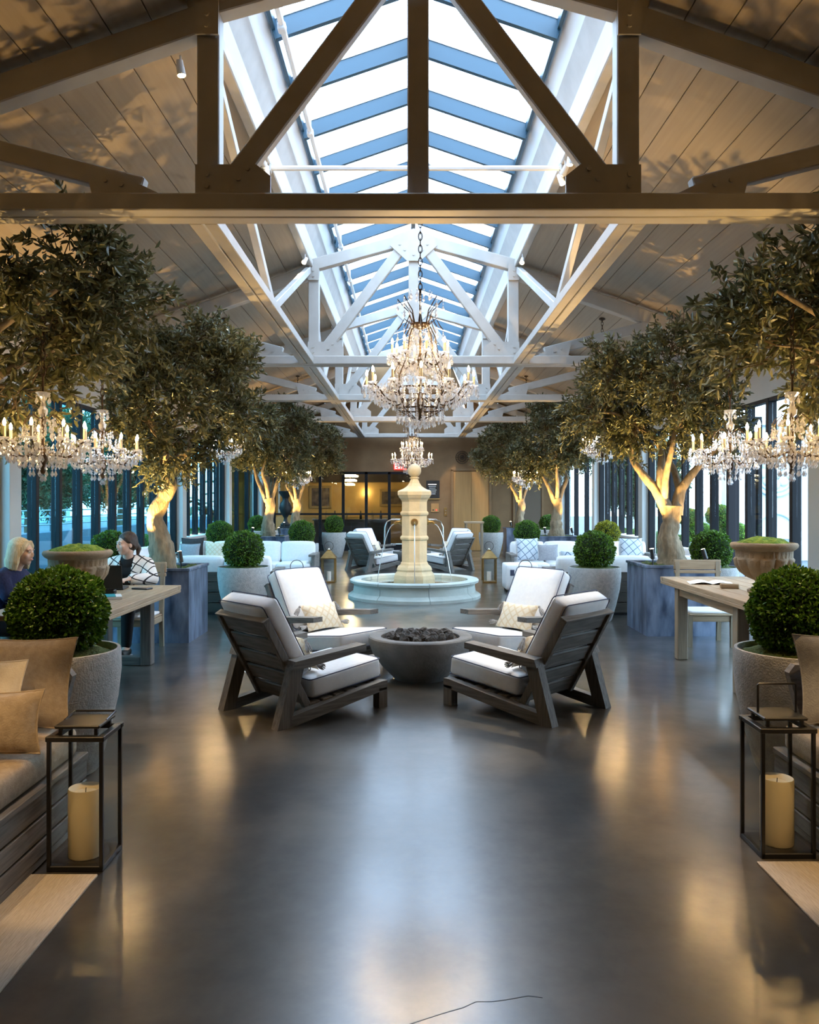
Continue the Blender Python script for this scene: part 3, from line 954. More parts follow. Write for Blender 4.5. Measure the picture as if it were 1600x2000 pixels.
def leaf_arrays(P, D, L, W, rs, fold=.25, curl=.15):
    n = len(P)
    D = D / np.linalg.norm(D, axis=1, keepdims=True)
    rnd = rs.normal(size=(n, 3))
    S = np.cross(D, rnd); S /= np.linalg.norm(S, axis=1, keepdims=True)
    N = np.cross(S, D)
    L = (L * rs.uniform(.7, 1.25, n))[:, None]; W = (W * rs.uniform(.8, 1.2, n))[:, None]
    V = np.empty((n, 6, 3))
    V[:, 0] = P
    V[:, 1] = P + D * L * .35 + S * W * .5 + N * W * fold
    V[:, 2] = P + D * L * .72 + S * W * .38 + N * (W * fold - L * curl * .4)
    V[:, 3] = P + D * L - N * L * curl
    V[:, 4] = P + D * L * .72 - S * W * .38 + N * (W * fold - L * curl * .4)
    V[:, 5] = P + D * L * .35 - S * W * .5 + N * W * fold
    b = (np.arange(n) * 6)[:, None]
    F = np.concatenate([b + np.array([[0, 1, 2, 3]]), b + np.array([[0, 3, 4, 5]])])
    return V.reshape(-1, 3), F

def canopy(seed, rad, nl=15, ntw=52, nlf=20, L=.075, W=.026, keep=None):
    """leaves on twigs on rounded clumps; returns leaf mesh and twig mesh, centred on the crown"""
    rs = np.random.RandomState(seed)
    rad = np.array(rad)
    lumps = []
    while len(lumps) < nl:
        p = rs.uniform(-1, 1, 3)
        q = np.linalg.norm(p)
        if q < .78 and (len(lumps) < 4 or q > .35):
            if all(np.linalg.norm((p - l) * rad) > .38 for l in lumps):
                lumps.append(p)
            elif rs.rand() < .03:
                lumps.append(p)
    P = []; D = []; tw = MB()
    for l in lumps:
        c = l * rad
        r = rs.uniform(.36, .52) * rad.mean() / 1.0
        out = c / (np.linalg.norm(c) + 1e-6)
        for _ in range(ntw):
            d = rs.normal(size=3) + out * .9
            d /= np.linalg.norm(d)
            e = c + d * r * rs.uniform(.75, 1.18) + np.array([0, 0, -.03])
            a = c + d * r * .15 + rs.normal(size=3) * .06
            if keep is not None and not keep(e):
                continue
            mid = (a + e) / 2 + np.array([0, 0, .05]) + rs.normal(size=3) * .02
            if keep is not None and not all(keep(a * (1 - u) ** 2 + mid * 2 * u * (1 - u) + e * u * u) and keep(a + (mid - a) * u) and keep(mid + (e - mid) * u) for u in (0, .25, .5, .75, 1)):
                continue
            tw.tube([a, mid, e], [.005, .004, .002], 3, cap=False)
            for s_ in rs.uniform(.28, 1.03, nlf):
                p = (1 - s_) ** 2 * a + 2 * s_ * (1 - s_) * mid + s_ ** 2 * e + rs.normal(size=3) * .008
                dd = d * .7 + rs.normal(size=3) * .75 + np.array([0, 0, -.12])
                if keep is None or keep(p):
                    P.append(p); D.append(dd)
    V, F = leaf_arrays(np.array(P), np.array(D), L, W, rs)
    return fast_mesh('foliage', V, F, ['leaf']), tw.mesh('twigs', 'twig'), [l * rad for l in lumps]

def limb(pts, rad, seed, n=14, knob=.10):
    """gnarled trunk or branch: smooth path, uneven radius"""
    rs = random.Random(seed)
    P = [Vector(p) for p in pts]
    out = []; rr_ = []
    for i in range(len(P) - 1):
        p0 = P[max(i - 1, 0)]; p1 = P[i]; p2 = P[i + 1]; p3 = P[min(i + 2, len(P) - 1)]
        for q in range(5):
            t = q / 5
            out.append(.5 * ((2 * p1) + (p2 - p0) * t + (2 * p0 - 5 * p1 + 4 * p2 - p3) * t * t + (3 * p1 - p0 - 3 * p2 + p3) * t ** 3))
            rr_.append((rad[i] * (1 - t) + rad[i + 1] * t) * rs.uniform(1 - knob * .5, 1 + knob * .5))
    out.append(P[-1]); rr_.append(rad[-1])
    m = MB().tube(out, rr_, n)
    ph = rs.uniform(0, 6)
    cnt = len(out)
    for i in range(cnt):
        for j in range(n):
            v = Vector(m.v[i * n + j]); c = out[i]
            th = 2 * PI * j / n
            kf = 1 + knob * (math.sin(3 * th + ph + i * .25) * .6 + math.sin(5 * th - i * .4) * .4)
            m.v[i * n + j] = tuple(c + (v - c) * kf)
    return m

def tree(name, label, base, trunk, branches, crown, meshes, group='olive trees in planters', rzc=0.):
    t = thing(name, label, 'tree', base, group=group)
    limb(*trunk, seed=int(base[1] * 7), n=18, knob=.16).build('trunk', 'bark', t, smooth=70)
    cr = Vector(crown)
    fol, tw, lumps = meshes
    mrot = Matrix.Rotation(rzc, 3, 'Z')
    cand = sorted([mrot @ Vector(l) + cr for l in lumps], key=lambda v: v.z)
    for bi, (pts, rad) in enumerate(branches):
        end = Vector(pts[-1])
        tgt = min(cand[:9], key=lambda v: (v - end - Vector((0, 0, .3))).length)
        limb(list(pts) + [end.lerp(tgt, .55) + Vector((0, 0, .05)), tgt], list(rad) + [rad[-1] * .6, .012], seed=bi + 5, n=10).build('branch', 'bark', t, smooth=70)
        for tg in sorted(cand, key=lambda v: (v - tgt).length)[1:4]:
            limb([tgt.lerp(end, .35), tgt.lerp(tg, .5) + Vector((0, 0, .04)), tg], [rad[-1] * .5, .016, .008], seed=bi + 11, n=6).build('branch', 'bark', t, smooth=70)
    if base[1] < 6:       # two boughs that carry the table chandeliers
        for yc in (6.1, 7.28):
            e = Vector((AX + (1 if base[0] > 0 else -1) * 2.79 - base[0], yc - base[1], 3.0 - base[2]))
            o = Vector(trunk[0][-1])
            limb([o, o.lerp(e, .5) + Vector((0, 0, .25)), e + (e - o).normalized() * .15 + Vector((0, 0, .02))], [.05, .034, .018], seed=int(yc), n=8).build('branch', 'bark', t, smooth=70)
    fo = link('foliage', fol, t, cr, (0, 0, rzc)); fo['kind'] = 'stuff'
    to = link('twigs', tw, t, cr, (0, 0, rzc)); to['kind'] = 'stuff'
    return t

# crowns: nothing grows through the trusses, the table chandeliers or the glass
def keep_near(sgn, cx, cy, cz):
    def f_(p):
        x, y, z = p[0] + cx, p[1] + cy, p[2] + cz
        if abs(x - AX) > 4.6: return False
        if y < 6.02 and z > min(3.38, 1.50 + .332 * y): return False
        if z > 3.40 and y < 6.08: return False
        if abs(x - AX) > 4.35 and z > 3.3: return False
        for yc in (6.1, 7.28):
            rc = math.hypot(x - (AX + sgn * 2.79), y - yc)
            if (rc < .47 and z < 2.58) or (rc < .14 and z < 3.12): return False
        return z < KZ - SL * (abs(x - AX) - KX) - .2
    return f_
def keep_mid(cx, cy, cz, ty):
    def f_(p):
        x, y, z = p[0] + cx, p[1] + cy, p[2] + cz
        if abs(x - AX) > 4.6: return False
        for t_ in ty:
            if abs(y - t_) < .25 and z > 3.45: return False
        if abs(abs(x - AX) - 1.55) < .2 and z > 3.4: return False
        return z < 3.95
    return f_
NL = (AX - 3.42, 6.62, 2.95)
NR = (AX + 3.50, 6.62, 2.95)
cn_l = canopy(11, (1.32, 1.25, 1.0), 19, 54, 20, .085, .030, keep_near(-1, *NL))
cn_r = canopy(12, (1.28, 1.25, 1.0), 19, 52, 19, .09, .032, keep_near(1, *NR))
cm_a = canopy(21, (1.02, 1.0, .88), 17, 54, 21, .072, .025, keep_mid(-2.62, 9.45, 2.74, (12.03,)))
cm_b = canopy(22, (1.08, 1.0, .90), 17, 54, 21, .072, .025, keep_mid(2.92, 9.85, 2.76, (12.03,)))
cf = canopy(23, (1.05, 1.0, .85), 16, 44, 17, .085, .03, None)

PH = .80
planter_spots = []
def planter(loc, label, w=.84, h=PH):
    t = thing('tree_planter', label, 'planter', loc, group='square zinc tree planters')
    b = MB()
    k_ = w / 2
    for (cx, cy, sx, sy) in ((0, -k_ + .012, w, .024), (0, k_ - .012, w, .024), (-k_ + .012, 0, .024, w - .048), (k_ - .012, 0, .024, w - .048)):
        b.box((cx, cy, h / 2), (sx, sy, h))
    b.box((0, 0, .02), (w - .05, w - .05, .04))
    b.build('box', 'zinc', t)
    rm = MB()
    for (cx, cy, sx, sy) in ((0, -k_ + .02, w + .03, .07), (0, k_ - .02, w + .03, .07), (-k_ + .02, 0, .07, w - .11), (k_ - .02, 0, .07, w - .11)):
        rm.box((cx, cy, h + .003), (sx, sy, .03), .004)
    rm.build('rim', 'zinc', t)
    ms = MB()
    n = 16
    rs = random.Random(int(loc[1] * 10))
    vs = [((i / n - .5) * (w - .06), (j / n - .5) * (w - .06), h - .02 + .03 * math.sin(i * 1.3 + j) * math.sin(j * .9) + rs.uniform(0, .02)) for i in range(n + 1) for j in range(n + 1)]
    ms.add(vs, [(i * (n + 1) + j, (i + 1) * (n + 1) + j, (i + 1) * (n + 1) + j + 1, i * (n + 1) + j + 1) for i in range(n) for j in range(n)])
    ms.build('moss', 'moss_dark', t, smooth=60)
    return t

def uplight(loc, target, label, energy=60, size=82, color=(1, .58, .13)):
    t = thing('uplight', label, 'lamp', loc, group='spike uplights in the tree planters')
    v = (Vector(target) - Vector(loc)).normalized()
    MB().tube([(0, 0, -.05), (0, 0, .07)], .008, 6).build('stake', 'black', t, smooth=40)
    a = Vector((0, 0, .08))
    MB().tube([a - v * .02, a + v * .10], .026, 14).build('lamp_head', 'black', t, smooth=40)
    MB().tube([a + v * .098, a + v * .103], .022, 14).build('lens', 'lens', t)
    spot('uplight_beam', t, a + v * .12, a + v * 2.0, energy, color, size, .6, .02)
    return t

trees = []
def mk_tree(base, style, crown, meshes, lab, rzc=0.):
    x, y = base
    planter((x, y, 0), 'zinc planter box under the ' + lab)
    if style == 'S':
        trunk = ([(0, 0, -.06), (.01, 0, .12), (-.03, 0, .34), (-.09, .01, .58), (.0, .02, .78), (.085, .02, .92), (.04, .02, 1.05)], [.17, .145, .115, .092, .082, .085, .078])
        br = [([(.04, .02, 1.02), (-.06, 0, 1.18), (-.2, .05, 1.35)], [.055, .048, .036]), ([(.05, .02, 1.0), (.14, .03, 1.18), (.32, -.05, 1.36)], [.06, .05, .038]),
              ([(.04, .02, 1.02), (.06, .16, 1.22), (.1, .35, 1.4)], [.05, .04, .03]), ([(.05, .0, 1.04), (.08, -.14, 1.22), (.15, -.35, 1.42)], [.045, .04, .03])]
    elif style == 'Y':
        trunk = ([(.02, 0, -.06), (.0, 0, .12), (-.04, 0, .32), (-.01, 0, .50), (.0, 0, .70)], [.20, .155, .115, .10, .115])
        br = [([(-.04, 0, .62), (-.16, .02, .86), (-.33, .04, 1.08), (-.45, .1, 1.3)], [.085, .062, .048, .035]), ([(-.09, .01, .76), (-.13, .02, .95), (-.12, .02, 1.15), (-.1, .1, 1.4)], [.065, .06, .05, .035]),
              ([(.05, 0, .60), (.10, 0, .85), (.16, -.02, .97), (.32, -.04, 1.18), (.5, -.1, 1.4)], [.085, .066, .055, .042, .032]), ([(.1, 0, .85), (.1, .18, 1.1), (.05, .35, 1.4)], [.045, .04, .03]),
              ([(-.08, 0, .78), (-.12, -.16, 1.05), (-.1, -.35, 1.4)], [.045, .04, .03])]
    else:
        trunk = ([(0, 0, -.06), (.01, 0, .12), (.0, 0, .35), (.05, 0, .62), (.02, 0, .82)], [.19, .15, .115, .10, .11])
        br = [([(-.02, 0, .76), (-.12, 0, 1.0), (-.24, .02, 1.25)], [.07, .055, .04]), ([(.05, 0, .76), (.14, 0, 1.0), (.24, 0, 1.28)], [.07, .055, .04]),
              ([(.02, .04, .8), (.05, .2, 1.1), (.05, .4, 1.4)], [.05, .04, .03]), ([(.02, -.04, .8), (.0, -.2, 1.1), (-.05, -.4, 1.4)], [.05, .04, .03])]
    t = tree('olive_tree', lab, (x, y, PH), trunk, br, (crown[0] - x, crown[1] - y, crown[2] - PH), meshes, rzc=rzc)
    return t
mk_tree((AX - 3.86, 5.75), 'K', NL, cn_l, 'leafy olive tree at the left edge over the dining table')
mk_tree((AX + 3.95, 5.75), 'K', NR, cn_r, 'leafy olive tree at the right edge over the dining table')
mk_tree((-2.84, 9.40), 'S', (-2.62, 9.45, 2.74), cm_a, 'bent-trunk olive tree behind the two women')
mk_tree((3.15, 9.85), 'Y', (2.92, 9.85, 2.76), cm_b, 'forked olive tree behind the right dining table')
mk_tree((-3.06, 17.7), 'K', (-2.85, 17.6, 2.85), cf, 'third olive tree on the left, behind the white sofas', .4)
mk_tree((3.18, 17.8), 'K', (3.05, 17.7, 2.85), cf, 'third olive tree on the right, behind the white sofas', 2.2)
mk_tree((-3.12, 22.4), 'K', (-2.75, 22.3, 2.95), cf, 'farthest olive tree on the left by the end wall', 3.6)
mk_tree((3.12, 23.2), 'K', (2.8, 23.0, 2.9), cf, 'farthest olive tree on the right by the end wall', 5.0)
for (x, y, far, nm) in ((AX - 3.86, 5.75, 0, 'left edge'), (AX + 3.95, 5.75, 0, 'right edge'), (-2.84, 9.4, 0, 'bent-trunk'), (3.15, 9.85, 0, 'forked'), (-3.06, 17.7, 1, 'third left'), (3.18, 17.8, 1, 'third right'), (-3.12, 22.4, 1, 'farthest left'), (3.12, 23.2, 1, 'farthest right')):
    sgn = -1 if x < 0 else 1
    for q, (dx, dy) in enumerate(((.30, -.30), (-.30, -.26)) if not far else ((.3, -.3), (-.28, -.3))):
        lab = 'black spike uplight at the %s olive tree, %s side' % (nm, 'right' if dx > 0 else 'left')
        if q == 0:      # grazes the trunk
            uplight((x + dx, y + dy, PH + .02), (x + dx * .1, y + dy * .1, PH + 1.2), lab, 40 if not far else 46, 60)
        else:           # shines up through the crown
            uplight((x + dx, y + dy, PH + .02), (x + dx * 1.0 - sgn * .35, y + dy * .9, PH + 2.6), lab, (200 if y < 6 else 320) if not far else 230, 95, (1, .61, .20))

def boxball(seed, n, mt, L=.026, W=.016):
    rs = np.random.RandomState(seed)
    D = rs.normal(size=(n, 3)); D /= np.linalg.norm(D, axis=1, keepdims=True)
    lump = 1 + .035 * np.sin(D[:, 0] * 9 + seed) * np.sin(D[:, 1] * 8) + .03 * np.sin(D[:, 2] * 11 + 1)
    P = D * (.255 * lump * rs.uniform(.93, 1.03, n))[:, None]
    V, F = leaf_arrays(P, D * .8 + rs.normal(size=(n, 3)) * .7, L, W, rs, .15, .1)
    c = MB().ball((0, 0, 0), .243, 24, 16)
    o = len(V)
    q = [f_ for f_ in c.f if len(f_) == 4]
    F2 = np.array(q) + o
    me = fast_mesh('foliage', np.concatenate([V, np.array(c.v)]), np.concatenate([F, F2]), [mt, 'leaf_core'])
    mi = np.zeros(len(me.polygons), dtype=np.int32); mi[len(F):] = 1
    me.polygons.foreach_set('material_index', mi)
    return me
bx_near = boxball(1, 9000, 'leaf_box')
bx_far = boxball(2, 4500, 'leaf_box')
bx_uplit = boxball(3, 4500, 'leaf_uplit')
pot_me = MB().lathe([(.0, .0), (.21, 0), (.225, .02), (.275, .2), (.325, .42), (.342, .58), (.340, .68), (.335, .70), (.318, .70), (.314, .66), (.0, .655)], 48).mesh('pot', 'pot', smooth=35)
ms = MB().lathe([(.314, .655), (.29, .672), (.2, .70), (.1, .71), (0, .712)], 28)
rq = random.Random(5)
ms.v = [(v[0], v[1], v[2] + rq.uniform(-.008, .012)) for v in ms.v]
moss_me = ms.mesh('moss', 'moss_dark', smooth=60)
pots = [(-2.02, 4.72, bx_near, 'leftmost near, by the left lantern'), (2.23, 4.72, bx_near, 'rightmost near, by the right lantern'),
        (-2.18, 10.78, bx_far, 'left, behind the near lounge chairs'), (2.42, 10.72, bx_far, 'right, behind the near lounge chairs'),
        (-3.93, 10.78, bx_far, 'behind the dark-haired woman near the left windows'), (3.96, 10.75, bx_far, 'behind the right dining chair near the windows'),
        (-2.20, 16.75, bx_far, 'behind the left white sofas, middle'), (2.40, 16.75, bx_far, 'behind the right white sofas, middle'),
        (-3.75, 16.2, bx_far, 'behind the left sofa by the windows'), (3.95, 16.4, bx_uplit, 'yellow-lit, behind the right sofa by the windows'),
        (-2.10, 22.8, bx_far, 'far left of the far lounge chairs'), (2.27, 22.8, bx_far, 'far right of the far lounge chairs'),
        (-4.25, 22.9, bx_far, 'far left corner by the windows'), (4.1, 24.2, bx_far, 'far right corner by the end wall')]
for (x, y, me, nm) in pots:
    t = thing('boxwood_pot', 'boxwood ball in a concrete pot, ' + nm, 'potted plant', (x, y, 0), group='boxwood balls in concrete pots')
    link('pot', pot_me, t)
    link('moss', moss_me, t)
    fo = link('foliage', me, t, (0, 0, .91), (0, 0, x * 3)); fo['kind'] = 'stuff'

# small square white planters by the end wall
for x, y, nm in ((-3.75, 21.2, 'left'), (3.75, 22.0, 'right')):
    t = thing('square_planter', 'small square white planter of low greenery among the far trees, %s' % nm, 'planter', (x, y, 0), group='square white planters')
    MB().box((0, 0, .4), (.62, .5, .8), .02).build('box', 'pot', t)
    g = bpy.data.objects.new('greenery', bx_far); col.objects.link(g); g.parent = t; g.location = (0, 0, .78); g.scale = (1.0, .8, .35); g['kind'] = 'stuff'
# ------------------------------------------------------------------ chandeliers
def ring_pts(n, r, ph=0.):
    return [(r * math.cos(2 * PI * i / n + ph), r * math.sin(2 * PI * i / n + ph)) for i in range(n)]
bulb_me = MB().lathe([(0, 0), (.007, .003), (.012, .018), (.010, .034), (.004, .05), (0, .056)], 8).mesh('bulb', 'bulb', smooth=60)
candle_me = MB().tube([(0, 0, 0), (0, 0, .085)], .011, 8).mesh('candle', 'candle_tube', smooth=40)
def bobeche(b, r=.042):
    b.lathe([(.004, -.012), (r * .6, -.006), (r, .006), (r * .96, .008), (.004, -.002)], 12, ring=True)
def arm_mesh(r0, z0, r1, z1, sag=.09):
    b = MB()
    ps = []
    for i in range(9):
        t = i / 8
        ps.append((r0 + (r1 - r0) * t, 0, z0 + (z1 - z0) * t - sag * math.sin(PI * min(t * 1.15, 1)) + .02 * math.sin(2 * PI * t)))
    b.tube(ps, .0065, 6)
    n = len(b.f)
    b2 = MB(); bobeche(b2)
    b.add([(v[0] + r1, v[1], v[2] + z1 + .005) for v in b2.v], b2.f, 1)
    return b.mesh('arm', ['bronze', 'crystal'], smooth=40)
def chandelier_proto(big):
    t = thing('chandelier', '', 'chandelier', (0, 0, 0), group='crystal chandeliers')
    cr = MB()
    rs = random.Random(9 if big else 4)
    def dangle(x, y, z, n=2, w=.014, h=.052):
        for q in range(n):
            cr.drop((x, y, z - q * .022), .008, .022)
        cr.drop((x, y, z - n * .022), w, h)
    def swag(p, q, sag, n):
        p = Vector(p); q = Vector(q)
        for i in range(1, n):
            u = i / n
            v = p.lerp(q, u) - Vector((0, 0, sag * 4 * u * (1 - u)))
            cr.drop((v.x, v.y, v.z + .01), .010, .024)
    fr = MB()
    if big:
        tiers = [(12, .47, .36, .08, .26, .10), (8, .25, .63, .05, .58, .07)]
        H = 1.22
        fr.lathe([(0, .06), (.02, .07), (.012, .12), (.03, .2), (.03, .26), (.01, .32), (.012, .55), (.028, .60), (.01, .66), (.01, .86), (.05, .88), (.085, .90), (.085, .915), (.02, .93), (.01, 1.0), (.012, H), (0, H)], 12)
        for (x, y) in ring_pts(8, 1):
            fr.tube([(x * .08, y * .08, .90), (x * .13, y * .13, .80), (x * .16, y * .16, .62), (x * .25, y * .25, .45), (x * .27, y * .27, .33), (x * .2, y * .2, .16), (x * .06, y * .06, .08)], .005, 5)
            fr.tube([(x * .07, y * .07, .91), (x * .10, y * .10, 1.02), (x * .14, y * .14, 1.06), (x * .20, y * .20, 1.13)], .005, 5)
            fr.tube([(x * .07, y * .07, .90), (x * .14, y * .14, .96), (x * .17, y * .17, .90), (x * .2, y * .2, .86)], .005, 5)
            dangle(x * .20, y * .20, 1.12, 2); dangle(x * .14, y * .14, 1.04, 1); dangle(x * .2, y * .2, .85, 2); dangle(x * .1, y * .1, .88, 3)
            for zz, r_ in ((.80, .13), (.70, .15), (.60, .165), (.52, .21), (.45, .25), (.36, .27), (.26, .25), (.2, .22)):
                dangle(x * r_, y * r_, zz, 1, .010, .036)
        for (n, r_, z, sc_) in ((30, .40, .30, 2), (30, .33, .31, 4), (28, .275, .33, 3), (24, .205, .17, 4), (16, .13, .12, 3), (8, .06, .08, 2), (26, .24, .46, 2), (20, .17, .62, 3), (16, .13, .78, 2), (14, .085, .90, 3)):
            for (x, y) in ring_pts(n, r_, .1):
                dangle(x, y, z, sc_, .012, .05)
        fr.lathe([(.268, .325), (.276, .33), (.276, .340), (.268, .340)], 32, ring=True)
        fr.lathe([(.20, .155), (.208, .16), (.206, .170), (.198, .168)], 32, ring=True)
        for (x, y) in ring_pts(10, .10):
            dangle(x, y, 1.2, 1)
    else:
        tiers = [(9, .31, .30, .04, .22, .08)]
        H = .80
        fr.lathe([(0, .05), (.025, .06), (.012, .1), (.035, .16), (.03, .22), (.012, .27), (.012, .45), (.008, .55), (.008, H), (0, H)], 12)
        cr.lathe([(.012, .48), (.03, .50), (.035, .535), (.018, .56), (.015, .60), (.03, .63), (.055, .66), (.05, .665), (.015, .64)], 14)
        for (x, y) in ring_pts(6, 1):
            fr.tube([(x * .02, y * .02, .46), (x * .08, y * .08, .50), (x * .13, y * .13, .46), (x * .15, y * .15, .42)], .004, 5)
            dangle(x * .15, y * .15, .42, 2); dangle(x * .09, y * .09, .48, 1); dangle(x * .05, y * .05, .65, 1)
        for (n, r_, z, sc_) in ((26, .29, .27, 2), (24, .23, .25, 3), (18, .16, .19, 2), (12, .09, .13, 2), (3, .015, .07, 1), (14, .14, .40, 2), (12, .07, .46, 2)):
            for (x, y) in ring_pts(n, r_, .15):
                dangle(x, y, z, sc_)
        cr.drop((0, 0, .05), .018, .05)
    for (n, r1, z1, r0, z0, sag) in tiers:
        am = arm_mesh(r0, z0, r1, z1, sag)
        for i in range(n):
            a = 2 * PI * i / n + (.2 if r1 < .3 else 0)
            ao = link('arm', am, t, (0, 0, 0), (0, 0, a))
            link('candle', candle_me, ao, (r1, 0, z1 + .008))
            link('bulb', bulb_me, ao, (r1, 0, z1 + .093))
            x, y = r1 * math.cos(a), r1 * math.sin(a)
            for (dx, dy) in ring_pts(6, .04, a):
                dangle(x + dx, y + dy, z1 + .004, rs.choice((1, 2, 2, 3)))
            a2 = 2 * PI * (i + 1) / n + (.2 if r1 < .3 else 0)
            swag((x, y, z1 - .01), (r1 * math.cos(a2), r1 * math.sin(a2), z1 - .01), .05, 9)
            swag((x * .9, y * .9, z1), (x * .15, y * .15, z1 + .2), .06, 10)
            for q in range(3):
                u = .35 + .2 * q
                dangle(x * u, y * u, z1 - sag * .9, 2)
        for i in range(n * 2):
            a = PI * (i + .5) / n
            dangle(r1 * .82 * math.cos(a), r1 * .82 * math.sin(a), z1 - .03, rs.choice((1, 2, 3)))
    fr.build('frame', 'bronze', t, smooth=45)
    c_ = cr.build('crystals', 'crystal', t); c_['kind'] = 'stuff'
    return t, H
def chain(parent, z0, z1):
    b = MB()
    n = max(3, int((z1 - z0) / .055))
    for i in range(n):
        zc = z0 + (z1 - z0) * (i + .5) / n
        h = (z1 - z0) / n * .68
        a = PI / 2 * (i % 2)
        ps = []
        for q in range(10):
            th = 2 * PI * q / 10
            ps.append((.016 * math.cos(th) * math.cos(a), .016 * math.cos(th) * math.sin(a), zc + h * math.sin(th)))
        b.tube(ps, .0045, 5, closed=True)
    return b.build('chain', 'bronze', parent, smooth=60)
big, HB = chandelier_proto(True)
small, HS = chandelier_proto(False)
used = {}
def place_ch(pr, H, loc, ztop, lab):
    if id(pr) not in used:
        used[id(pr)] = 1; c = pr; c.location = loc; c['label'] = lab
    else:
        c = copy_tree(pr, loc=loc, label=lab)
    return c
todo = [(big, HB, (.095, 7.2, 2.2), 6.08, 'largest crystal chandelier, on a long chain above the near fire bowl'),
        (big, HB, (.06, 19.6, 2.2), 6.08, 'far tall crystal chandelier above the fountain finial')]
for s, side in ((-1, 'left'), (1, 'right')):
    x = AX + s * 2.79
    todo += [(small, HS, (x, 6.1, 1.70), None, 'small crystal chandelier over the near end of the %s dining table' % side),
             (small, HS, (x, 7.28, 1.70), None, 'small crystal chandelier over the far end of the %s dining table' % side),
             (small, HS, (x + s * .28, 13.3, 2.15), None, 'small crystal chandelier over the %s sofas' % side),
             (small, HS, (x, 20.0, 1.85), None, 'far small crystal chandelier among the %s olive trees' % side)]
made = [place_ch(p, H, l, z, n) for (p, H, l, z, n) in todo]
for c, (p, H, l, zt, n) in zip(made, todo):
    near = l[1] < 8 and not zt
    top = zt if zt else 2.985 if near else KZ - SL * (abs(l[0] - AX) - KX) - .01
    chain(c, H - .01, top - l[2])
    if not zt and not near:
        MB().lathe([(0, 0), (.05, 0), (.055, -.015), (.02, -.035), (0, -.035)], 14).build('ceiling_rose', 'bronze', c, smooth=40, loc=(0, 0, top - l[2]))

# ------------------------------------------------------------------ track spotlights under the skylight edge
def spotlight(loc, aim, lab, e=420, size=30, color=(1, .78, .48)):
    t = thing('spotlight', lab, 'spotlight', loc, group='small ceiling spotlights')
    v = (Vector(aim) - Vector(loc)).normalized()
    MB().tube([(0, 0, .0), (0, 0, -.07)], .008, 6).build('stem', 'sky_white', t, smooth=40)
    a = Vector((0, 0, -.09))
    MB().tube([a - v * .05, a + v * .06], [.026, .034], 14).build('lamp_head', 'sky_white', t, smooth=40)
    MB().tube([a + v * .058, a + v * .064], .028, 14).build('lens', 'lens', t)
    spot('spot_beam', t, a + v * .08, a + v * 2, e, color, size, .35, .02)
zt = 4.97
spots = [((AX - 1.50, 8.0, zt), (FX, FY, 1.2), 'left of the tie rod, front one'), ((AX - 1.50, 8.25, zt), (-1.2, 7.9, .3), 'left of the tie rod, back one'),
         ((AX + 1.50, 7.7, zt), (1.15, 6.1, .3), 'first of four right of the tie rod'), ((AX + 1.50, 7.95, zt), (1.1, 8.0, .3), 'second of four right of the tie rod'),
         ((AX + 1.50, 8.2, zt), (FX, FY, 1.5), 'third of four right of the tie rod'), ((AX + 1.50, 8.45, zt), (2.9, 7.2, .8), 'fourth of four right of the tie rod'),
         ((AX - 1.50, 12.7, zt), (-2.5, 13.5, .3), 'left of the second truss'), ((AX + 1.50, 12.7, zt), (2.6, 13.5, .3), 'right of the second truss'),
         ((AX - 1.50, 11.3, zt), (-2.7, 7.0, .8), 'left, before the second truss'), ((AX + 1.50, 11.3, zt), (.1, 7.2, .3), 'right, before the second truss'),
         ((AX - 1.78, 6.15, 4.90), (-1.1, 6.3, .3), 'left, beside the nearest truss post'),
         ((AX + 1.50, 17.2, zt), (FX, FY, .9), 'right, behind the third truss')]
spots.append(((AX + 1.50, 24.0, zt), (1.6, Y1, 1.4), 'before the elevator'))
zr = lambda x: KZ - SL * (abs(x - AX) - KX) - .02
spots += [((-2.3, 2.6, zr(-2.3)), (-1.9, 3.6, .5), 'over the left sofa'), ((2.5, 2.6, zr(2.5)), (2.1, 3.75, .4), 'over the right sofa'),
          ((-.95, .3, zr(1.6)), (-1.4, 3.55, .25), 'over the left floor lantern'), ((1.15, .3, zr(1.6)), (1.65, 3.67, .25), 'over the right floor lantern'),
          ((-2.6, 4.0, zr(-2.6)), (-2.05, 4.8, .9), 'over the near left boxwood'), ((2.8, 4.0, zr(2.8)), (2.25, 4.8, .9), 'over the near right boxwood')]
for l, a, nm in spots:
    f_ = a[0] == FX
    spotlight(l, a, 'small white ceiling spotlight ' + nm, 620 if f_ else 420 if l[1] < .5 else (170 if l[1] < 3 else 330) if l[1] < 5 else 260, 16 if f_ else 13 if l[1] < .5 else 30, (1, .66, .28) if f_ else (1, .64, .30) if l[1] < 5 else (1, .78, .48))

